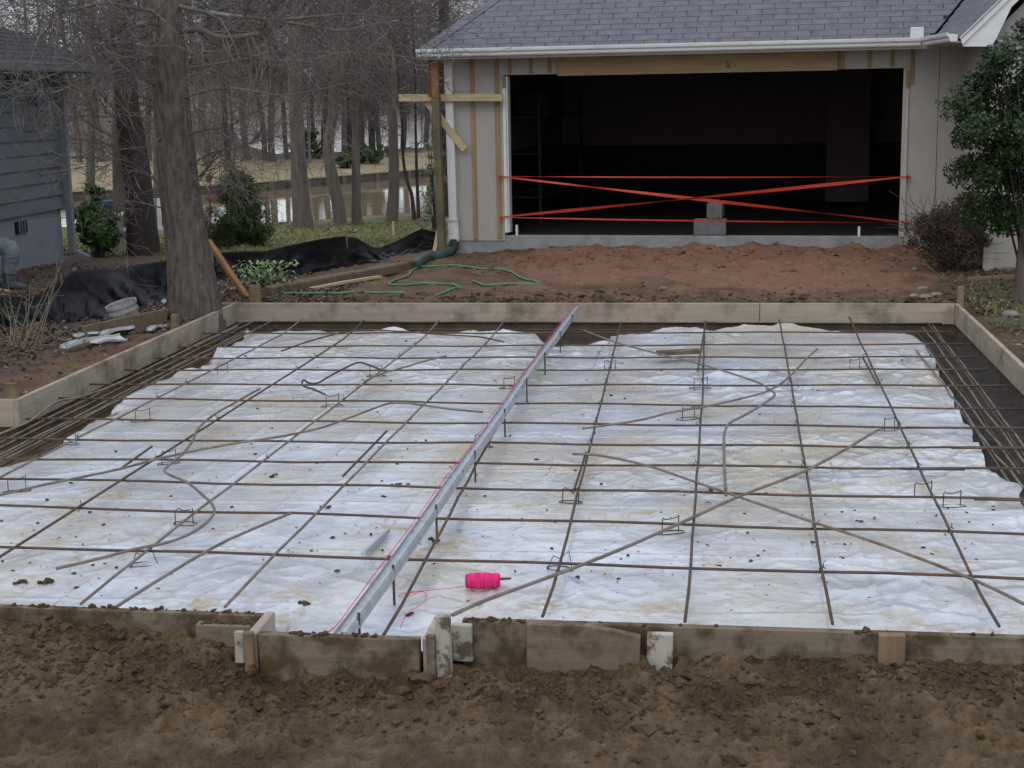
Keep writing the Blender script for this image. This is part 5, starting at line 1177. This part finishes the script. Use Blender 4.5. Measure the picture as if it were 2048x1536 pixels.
# variegated plant by the fence
p = hit(525, 578); vp_ = empty('variegated_plant', p, 0, 'low plant with cream edged green leaves in front of the black fence', 'plant'); b = MB(); r_ = random.Random(8)
for k in range(260):
    c = gy(r_.gauss(528,26), r_.uniform(525,576), p[1]+r_.uniform(-.1,.35)); a = r_.uniform(0,6.28); l = r_.uniform(.07,.14)
    d_ = Vector((math.cos(a),math.sin(a),r_.uniform(.1,.9))).normalized(); s = d_.cross(Vector((0,0,1))).normalized()*l*.17; c = Vector(c)
    m1 = c+d_*l*.55+Vector((0,0,.012)); e_ = c+d_*l+Vector((0,0,-.03)); b.add([c, m1-s, e_, m1+s, m1], [(0,1,4),(1,2,4),(2,3,4),(3,0,4)])
b.build('leaves', M['variegated'], vp_); b = MB()
for k in range(14): c = gy(r_.gauss(528,20), r_.uniform(530,560), p[1]+.1); b.tube([p+np.array([r_.gauss(0,.05),r_.gauss(0,.05),-.03]), np.array(c)], .005, 4, cap=False)
b.build('stem', M['glossy'], vp_)
# dry weed stalks at the left
p = hit(42, 698); dw = empty('dry_weed', p, 0, 'clump of dry straw coloured weed stalks at the left edge', 'weed'); b = MB(); r_ = random.Random(4)
for (bx_, by_, tx_, ty_) in [(38,700,135,505),(30,700,70,585),(45,705,100,560),(60,690,110,585),(25,690,45,590),(20,700,8,600),(50,700,60,570),(35,700,25,610),(55,700,135,660),(42,700,85,640),(66,700,122,520),(80,690,128,560),(12,700,30,630),(48,700,15,560),(30,705,-10,640),(64,705,105,690)]:
    A = gy(bx_,by_,p[1]); B_ = gy(tx_,ty_,p[1]+r_.uniform(-.1,.5)); mdl = (A+B_)/2+np.array([r_.gauss(0,.03),0,.03]); P = catmull([A,mdl,B_], 5); b.tube(P, [.0036*(1-.6*k/len(P)) for k in range(len(P))], 4, cap=False)
    for q in range(3):
        k = r_.randrange(4, len(P)-1); grow(b, P[k], rv(r_)+Vector((0,0,.8)), r_.uniform(.08,.22), .0025, 0, r_, 0, minr=.0016)
b.build('stalks', M['straw'], dw)
p = hit(205, 622); b = MB(); r_ = random.Random(6)
for k in range(60):
    a = r_.uniform(0,6.28); c = Vector(p)+Vector((r_.gauss(0,.05),r_.gauss(0,.05),.02)); d_ = Vector((math.cos(a),math.sin(a),r_.uniform(.4,1.4))).normalized()*r_.uniform(.05,.12); s = d_.cross(Vector((0,0,1))).normalized()*.014
    b.add([c, c+d_*.6-s, c+d_, c+d_*.6+s], [(0,1,2),(0,2,3)])
tag(b.build('weed', M['glossy']), 'small green weed in the leaf litter beside the grey bucket', 'weed')

# ------------------------------------------------------------------ black silt fences
def silt(label, bot, topp, dyt, posts, seed, zb=-.1, base=None):
    n = 90; r_ = random.Random(seed)
    bp_ = [hit(px, py) for px, py in bot]; tb = np.linspace(0,1,n); xs_b = np.interp(tb, np.linspace(0,1,len(bp_)), [p[0] for p in bp_]); ys_b = np.interp(tb, np.linspace(0,1,len(bp_)), [p[1] for p in bp_]); zs_b = np.interp(tb, np.linspace(0,1,len(bp_)), [p[2] for p in bp_])
    tpx_ = np.interp(tb, np.linspace(0,1,len(topp)), [p[0] for p in topp]); tpy_ = np.interp(tb, np.linspace(0,1,len(topp)), [p[1] for p in topp])
    rows = []; m_ = 26
    for i in range(n):
        T_ = gy(tpx_[i], tpy_[i], ys_b[i]+dyt); B_ = np.array([xs_b[i], ys_b[i], zs_b[i]-.04]); row = []
        for k in range(m_):
            v = k/(m_-1); q = B_+(T_-B_)*v; s = tb[i]*8
            fold = (.22*(ridged(s*1.1+v*1.4, v*1.1-s*.25, seed, 3)-.5)+.11*(ridged(s*2.6-v*2.2, v*2.5+s*.5, seed+4, 2)-.5)+.03*fbm(s*7, v*5, seed+7, 2))*math.sin(math.pi*min(1,v*1.05+.05))
            row.append(q+np.array([.02*fold, -fold*1.3+.10*math.sin(math.pi*v), -.06*math.sin(math.pi*v)*(.5+vn(s,0,seed))+fold*.25]))
        rows.append(row)
    f = empty('silt_fence', bp_[len(bp_)//2], 0, label, 'silt fence', 'black silt fences'); b = MB(); b.grid(np.array(rows)); fb = b.build('fabric', M['silt'], f, smooth=True)
    so_ = fb.modifiers.new('thick', 'SOLIDIFY'); so_.thickness = .004
    for px, py in posts:
        k = int(np.argmin(abs(tpx_-px))); T_ = gy(px, py, ys_b[k]+dyt+.04); MB().bar((T_[0], T_[1], float(gh_base(T_[0],T_[1]))-.2), T_, .035, .035, up=(0,1,0)).build('post', M['stake'], f)
silt('sagging black silt fence draped left of the big tree', [(-30,668),(60,658),(120,650),(190,642),(250,630),(300,614),(352,600)], [(-30,594),(40,593),(80,589),(112,566),(150,541),(200,537),(245,534),(300,525),(352,518)], .42, [(150,536),(330,512)], 501)
silt('black silt fence sagging between the big tree and the temporary post', [(425,563),(470,561),(570,557),(640,546),(700,535),(760,528),(800,520),(840,506),(875,497)], [(425,505),(480,502),(530,502),(580,490),(640,478),(688,472),(712,475),(745,494),(765,493),(800,478),(843,457),(884,468)], .30, [(485,490),(580,482),(691,464),(845,449)], 511)
b = MB(); A = hit(788, 470); B_ = gy(786, 443, A[1]); b.bar((A[0],A[1],A[2]-.2), B_, .035, .035, up=(0,1,0)); tag(b.build('stake', M['pale_pine']), 'lone pale stake standing on the lawn behind the black fence', 'stake')

# ------------------------------------------------------------------ things lying round the site
A, B_ = hit(537, 583, .05), hit(832, 530, .05); b = MB(); b.bar(A, B_, .12, .115, n=12, warp=.006, seed=5); tag(b.build('landscape_timber', M['old_timber'], bevel=.015), 'long weathered landscape timber lying in front of the black fence', 'timber')
A, B_ = hit(622, 577, .03), hit(762, 553, .03); b = MB(); b.bar(A, B_, .05, .03, n=6, warp=.012, seed=2); tag(b.build('wood_scrap', M['pale_pine'], bevel=.003), 'splintered pale strip of wood beside the landscape timber', 'wood scrap')
A = hit(497, 600, .0); B_ = gy(417, 482, A[1]+.5); b = MB(); b.bar(A, B_, .055, .05, n=3); tag(b.build('leaning_board', M['orange_pine'], bevel=.003), 'orange stained board leaning up from the back left form stake', 'board')
A, B_ = hit(168, 668, .06), hit(332, 634, .06); b = MB(); b.bar(A, B_, .04, .15, n=5, warp=.004); tag(b.build('old_plank', M['old_timber'], bevel=.004), 'dark old plank on edge in the leaves below the grey bucket', 'plank')
A, B_ = hit(302, 642, .05), hit(335, 622, .08); b = MB(); b.bar(A, B_, .09, .06); tag(b.build('wood_scrap', M['old_timber'], bevel=.006), 'mossy chunk of timber against the end of the dark old plank', 'wood scrap')
# grey bucket
p = hit(256, 648, .0); bk = empty('bucket', p, 0, 'dirty grey plastic bucket half sunk in the leaves', 'bucket'); bk.rotation_euler = (math.radians(8), math.radians(-13), 0)
pr = [(.115,-.08),(.128,.12),(.143,.122),(.143,.142),(.134,.145),(.136,.178),(.150,.18),(.150,.212),(.143,.214),(.136,.205),(.13,.1),(.11,-.06),(0,-.06)]
b = MB(); b.lathe(pr, (0,0,0), 28); b.build('shell', M['bucket'], bk, local=True, smooth=False)
def chan(a, c, w_, h_, label, name='vinyl_strip', m='white_plastic', tw=0.0, off=.035):
    A, B_ = hit(*a, off), hit(*c, off); d_ = Vector(B_-A).normalized(); s = d_.cross(Vector((0,0,1))).normalized(); n = 8; rows = []
    for k in range(n+1):
        t = k/n; q = Vector(A).lerp(Vector(B_), t)+Vector((0,0,.012*math.sin(t*5))); an = tw*t; u = (s*math.cos(an)+Vector((0,0,1))*math.sin(an)); v_ = (Vector((0,0,1))*math.cos(an)-s*math.sin(an))
        rows.append([q-u*w_/2+v_*h_, q-u*w_/2, q+u*w_/2, q+u*w_/2+v_*h_, q+u*(w_/2-.012)+v_*h_, q+u*(w_/2-.006)+v_*.006, q-u*(w_/2-.006)+v_*.006, q-u*(w_/2-.006)+v_*h_])
    b = MB(); b.grid(np.array([[tuple(z) for z in r] for r in rows]), closed=True); return tag(b.build(name, M[m]), label, 'vinyl strip' if m == 'white_plastic' else 'flashing', 'white vinyl offcuts outside the form')
chan((126,698),(214,673),.07,.03,'long white vinyl strip lowest in the pile outside the left form'); chan((150,674),(212,667),.11,.02,'broad flat white vinyl piece at the top of the pile', tw=.4)
chan((205,671),(266,656),.06,.03,'white vinyl strip pointing up right from the pile', tw=.5); chan((188,687),(246,674),.10,.02,'crumpled white vinyl piece at the right of the pile', tw=-.5); chan((299,662),(328,650),.06,.02,'small white vinyl scrap near the form board and trunk')
A, B_, C2 = hit(328, 602, .14), hit(336, 612, .06), hit(352, 616, .03); b = MB(); b.tube(catmull([A,B_,C2], 5), .03, 4); tag(b.build('downspout_elbow', M['white_plastic'], bevel=.004), 'pale downspout elbow lying left of the big trunk', 'downspout elbow')
p = hit(434, 606); b = MB(); b.lathe([(0,0),(.017,0),(.02,.12),(.022,.14),(.027,.142),(.027,.165),(.022,.168),(.022,.19),(.026,.192),(.026,.21),(.02,.212),(0,.212)], tuple(p), 14); tag(b.build('pipe_fitting', M['pvc'], smooth=False), 'white ribbed pipe fitting standing right of the big trunk', 'pipe fitting')
p = hit(685, 568, .015); b = MB(); b.bar(p-np.array([.04,0,0]), p+np.array([.04,.02,.01]), .05, .02); tag(b.build('foam_scrap', M['pvc'], bevel=.004), 'scrap of white foam on the dirt by the landscape timber', 'foam scrap')
# hose
HS = [(560,584),(582,585),(640,588),(700,585),(760,583),(815,581),(842,582.5),(872,583),(900,580),(920,574),(914,568),(890,564),(850,563),(800,567),(778,566),(790,557),(815,548),(828,538),(845,532),(900,533),(960,536),(1010,538),(1030,546),(1060,557),(1080,563),(1050,565),(985,566),(960,564),(946,558)]
P = [hit(px, py, .03) for px, py in HS]; C_ = catmull(P, 10); C_ = [np.array([c[0], c[1], float(gh(c[0],c[1]))+.009]) for c in C_]
for k in range(2):
    zz = [c[2] for c in C_]; C_ = [np.array([c[0],c[1],(zz[max(i-2,0)]+zz[max(i-1,0)]+zz[i]+zz[min(i+1,len(zz)-1)]+zz[min(i+2,len(zz)-1)])/5]) for i, c in enumerate(C_)]
hz = [(-.045 if 812 < HS[min(i//10, len(HS)-1)][0] < 846 and i//10 in (5,6) else .006) for i in range(len(C_))]
b = MB(); b.tube([c+np.array([0,0,hz[i]]) for i, c in enumerate(C_)], .0125, 8); tag(b.build('garden_hose', M['hose'], smooth=True), 'green garden hose looping across the dirt behind the form', 'hose')
# stones
def stone(px, py, s, label, seed, off=.02):
    global ng
    p = hit(px, py, off); b = MB(); r2 = np.random.default_rng(seed); v = ICO_V*(1+r2.uniform(-.22,.22,(12,1)))*np.array([s*1.25,s,s*.62]); b.add(v+p, ICO_F)
    o = b.build('stone', M['stone'], smooth=False); ms = o.modifiers.new('s','SUBSURF'); ms.levels = ms.render_levels = 2; return tag(o, label, 'stone', 'stones right of the pad')
stone(2022, 628, .085, 'rounded pale stone alone in the leaves at the right edge', 1)
for k, (px, py, s, lb) in enumerate([(1846,577,.06,'pale chunk on top of the rubble heap'),(1828,592,.05,'leftmost chunk of the rubble heap at the back right corner'),(1850,594,.065,'largest middle chunk of the rubble heap'),(1872,590,.06,'right chunk of the rubble heap'),(1830,538,.045,'stone at the dirt edge below the russet bush')]): stone(px, py, s, lb, 10+k)
for k, (px, py, s, lb) in enumerate([(1326,577,.045,'lone fist sized stone on the dirt just behind the back form board')]): stone(px, py, s, lb, 30+k)
A, B_ = hit(1935, 560, .02), hit(2075, 553, .03); b = MB(); b.bar(A, B_, .05, .06, n=4, warp=.004); tag(b.build('edging_board', M['stake'], bevel=.004), 'thin pale edging board on the ground below the gable wing', 'edging board')
A, B_ = hit(1848, 528, .25), hit(1884, 560, .01); b = MB(); b.tube([A, (A+B_)/2+np.array([0,0,.02]), B_], .008, 5); tag(b.build('fallen_stick', M['straw']), 'bare stick leaning from the russet bush to the ground', 'stick')
p = hit(2048, 700, .01)
# white lawn chair
p = hit(293, 508); lc = empty('lawn_chair', p, math.radians(20), 'white wooden lawn chair mostly hidden behind two trunks', 'chair')
for k in range(6): MB().bar((-.2+.08*k,.25,.32),(-.21+.084*k,.42,.75),.062,.02,up=(0,1,0)).build('back_slat', M['white_trim'], lc, local=True)
for k in range(5): MB().box(-.3,.3,-.28+.11*k,-.19+.11*k,.34+.0*k,.365).build('seat_slat', M['white_trim'], lc, local=True)
for s in (-1,1):
    MB().bar((s*.36,-.32,.56),(s*.36,.42,.56),.13,.025).build('armrest', M['white_trim'], lc, local=True)
    MB().box(s*.34-.03,s*.34+.03,-.3,-.2,0,.545).build('leg', M['white_trim'], lc, local=True)
    MB().bar((s*.34,.3,.545),(s*.34,.5,.0),.06,.08,up=(0,1,0)).build('leg', M['white_trim'], lc, local=True)
# stacked pots on a pole, barrel, flowers
p = hit(420, 478, 0); tpz = gy(420, 345, p[1]); hg = empty('pot_tower', p, 0, 'column of small rust red pots stacked on a pole right of the big trunk', 'pot tower')
b = MB(); b.tube([p, tpz], .012, 6); b.build('pole', M['bark_dark'], hg)
for k, py in enumerate((358, 378, 400, 420)):
    c = gy(419, py, p[1]); s = 1.0; b = MB(); b.lathe([(0,-.05),(.035,-.05),(.055,.03),(.065,.03),(.065,.055),(.05,.055),(.04,0),(0,0)], tuple(c), 14); b.build('pot', M['terracotta'], hg)
p = gy(214, 414, 24.0); g = float(gh_base(p[0],24.0)); b = MB(); hh = p[2]+.1; b.lathe([(0,g),(.16,g),(.18,g+.1),(.185,g+(hh-g)*.5),(.18,hh-.05),(.165,hh),(0,hh)], (p[0],24.0,0), 20); tag(b.build('barrel', M['blue_plastic'], smooth=False), 'dark blue barrel showing behind the glossy green bush', 'barrel')
p = hit(246, 500); fl = empty('daffodil_clump', p, 0, 'tiny clump of yellow flowers at the foot of the slim pale trunk', 'flowers'); b1 = MB(); b2 = MB(); r_ = random.Random(3)
for k in range(9):
    c = p+np.array([r_.gauss(0,.05), r_.gauss(0,.03), .0]); t2 = c+np.array([r_.gauss(0,.02),0,r_.uniform(.08,.15)]); b2.tube([c,t2], .004, 4)
    for q in range(5): a = q*1.257; b1.add([t2, t2+np.array([.022*math.cos(a),-.01,.022*math.sin(a)]), t2+np.array([.022*math.cos(a+.8),-.01,.022*math.sin(a+.8)])], [(0,1,2)])
b1.build('petals', M['yellow'], fl); b2.build('stem', M['blade'], fl)

# ------------------------------------------------------------------ the worker at the left edge
def limb(b, pts, rad, n=20, wr=.0, seed=0, rings=30):
    P = catmull(pts, max(2, rings//(len(pts)-1))); m_ = len(P); rr = np.interp(np.linspace(0,1,m_), np.linspace(0,1,len(rad)), rad); rows = []; prev = None
    for i in range(m_):
        dv = P[min(i+1,m_-1)]-P[max(i-1,0)]; dv = dv/np.linalg.norm(dv)
        a = (np.array([0,1.0,0]) if prev is None else prev); a = a-dv*(a@dv); a /= np.linalg.norm(a); prev = a; c = np.cross(dv, a); th = np.linspace(0,2*math.pi,n,endpoint=False)
        rg = rr[i]*(1+wr*(ridged(th*1.2+i*.05, i*.45+0*th+np.sin(th)*1.2, seed, 2)-.5))
        rows.append(P[i][None,:]+np.cos(th)[:,None]*a*rg[:,None]+np.sin(th)[:,None]*c*rg[:,None])
    b.grid(np.array(rows), closed=True); e = len(b.v); 
    b.f.append(list(range(e-n, e))); b.m.append(b.cur); s0 = e-n*m_; b.f.append(list(range(s0+n-1, s0-1, -1))); b.m.append(b.cur)
ft = hit(24, 580); WY = ft[1]
wk = empty('person', (ft[0]-.25, WY, ft[2]), 0, 'person in grey trousers and rubber boots crouching at the left edge', 'person')
knee = gy(14, 497, WY); hip = gy(-62, 492, WY+.05); ank = gy(18, 552, WY); gzf = ft[2]
kn2 = gy(-22, 512, WY+.34); hip2 = hip+np.array([0,.22,0]); ank2 = np.array([hip[0]+.05, WY+.36, gzf+.12])
sho = hip+np.array([-.16,.10,.50]); nk = sho+np.array([.05,0,.10]); hd = nk+np.array([.06,0,.16])
# one continuous body grown on a skeleton
sk = [tuple(hip+np.array([0,.11,.02])), tuple((hip+sho)/2+np.array([0,.06,0])), tuple(sho+np.array([0,.05,0])), tuple(nk+np.array([0,.05,0])), tuple(hd+np.array([0,.05,.02])),
      tuple(hip), tuple(knee), tuple(ank), tuple(hip2), tuple(kn2), tuple(ank2),
      tuple(sho+np.array([0,-.16,-.02])), tuple(sho+np.array([.14,-.2,-.26])), tuple(gy(-16,640,WY-.35)+np.array([0,0,.16])),
      tuple(sho+np.array([0,.26,-.02])), tuple(sho+np.array([.2,.24,-.24])), tuple(sho+np.array([.28,.02,-.44]))]
ed = [(0,1),(1,2),(2,3),(3,4),(0,5),(5,6),(6,7),(0,8),(8,9),(9,10),(2,11),(11,12),(12,13),(2,14),(14,15),(15,16)]
rad = [.13,.13,.13,.055,.095,.085,.058,.042,.085,.058,.042,.062,.042,.03,.062,.042,.03]
org = Vector((ft[0]-.25, WY, ft[2])); mb = bpy.data.meshes.new('body'); mb.from_pydata([tuple(Vector(v)-org) for v in sk], ed, []); mb.update()
bo = bpy.data.objects.new('body', mb); COL.objects.link(bo); bo.parent = wk; WM['body'] = WM[wk.name]
sm = bo.modifiers.new('skin', 'SKIN'); sm.use_smooth_shade = True
for i, d_ in enumerate(mb.skin_vertices[0].data): d_.radius = (rad[i]*.9, rad[i]*.9); d_.use_root = (i == 0)
ss = bo.modifiers.new('sub', 'SUBSURF'); ss.levels = ss.render_levels = 2; mb.materials.append(M['skin'])
b = MB(); limb(b, [hip+np.array([-.12,.0,.02]), hip, (hip+knee)/2+np.array([0,0,.03]), knee+np.array([.02,0,.0]), knee+np.array([.035,0,-.1]), (knee+ank)/2+np.array([.02,0,0]), ank+np.array([.0,0,.03])], [.12,.115,.105,.095,.092,.085,.078], 26, .18, 7, 60)
limb(b, [hip2+np.array([-.12,0,.02]), hip2, (hip2+kn2)/2, kn2, (kn2+ank2)/2, ank2], [.12,.115,.1,.09,.082,.075], 22, .15, 9, 40); b.build('trousers', M['denim'], wk, smooth=True)
for a_, dx2 in ((ank, .0), (ank2, .02)):
    g = np.array([a_[0], a_[1], gzf]); b = MB(); limb(b, [a_+np.array([0,0,.09]), a_, g+np.array([.0,0,.10]), g+np.array([.03,0,.05])], [.068,.066,.066,.05], 18, .04, 3, 16)
    limb(b, [g+np.array([-.075,0,.045]), g+np.array([.0,0,.05]), g+np.array([.10,-.01,.045]), g+np.array([.185,-.015,.033])], [.04,.05,.046,.028], 16, .0, 3, 16); b.build('boot', M['boot'], wk, smooth=True)
b = MB(); tor = [hip+np.array([-.02,.11,-.02]), (hip+sho)/2+np.array([0,.06,0]), sho+np.array([0,.05,.0]), nk+np.array([0,.05,-.03])]; limb(b, tor, [.17,.18,.17,.075], 26, .06, 5, 30)
limb(b, [sho+np.array([0,-.10,0]), sho+np.array([.07,-.18,-.13]), sho+np.array([.13,-.2,-.25])], [.075,.07,.06], 18, .08, 6, 16); limb(b, [sho+np.array([0,.2,0]), sho+np.array([.1,.25,-.13]), sho+np.array([.19,.24,-.23])], [.075,.07,.06], 18, .08, 8, 16); b.build('shirt', M['shirt'], wk, smooth=True)
b = MB(); c = hd+np.array([-.012,.05,.04]); b.lathe([(0,.105),(.05,.095),(.088,.06),(.1,.015),(.094,-.03),(.06,-.05)], tuple(c), 18); b.build('hair', M['hair'], wk, smooth=True)
for wv, sg in ((np.array(sk[13]), 1), (np.array(sk[16]), -1)):
    b = MB(); limb(b, [wv, wv+np.array([.03,0,-.05]), wv+np.array([.05,0,-.09])], [.03,.042,.038], 14, 0, 1, 10)
    for k, l in enumerate((.07,.08,.075,.06)):
        o0 = wv+np.array([.05,(k-1.5)*.02,-.09]); b.tube([o0, o0+np.array([.01,0,-l*.5]), o0+np.array([-.012,0,-l*.85]), o0+np.array([-.035,0,-l*.9])], [.0095,.009,.008,.006], 8)
    o0 = wv+np.array([.03,-.035*sg,-.05]); b.tube([o0, o0+np.array([.02,-.025*sg,-.03]), o0+np.array([.01,-.02*sg,-.065])], [.011,.01,.007], 8); b.build('hand', M['skin'], wk, smooth=True)
A = gy(17, 580, WY-.25); B_ = gy(-20, 672, WY-.55); b = MB(); b.bar(A, B_, .085, .03, up=(0,1,0), n=3); tag(b.build('wood_plank', M['pale_pine'], bevel=.006), 'pale plank held by the crouching person at the left edge', 'plank')
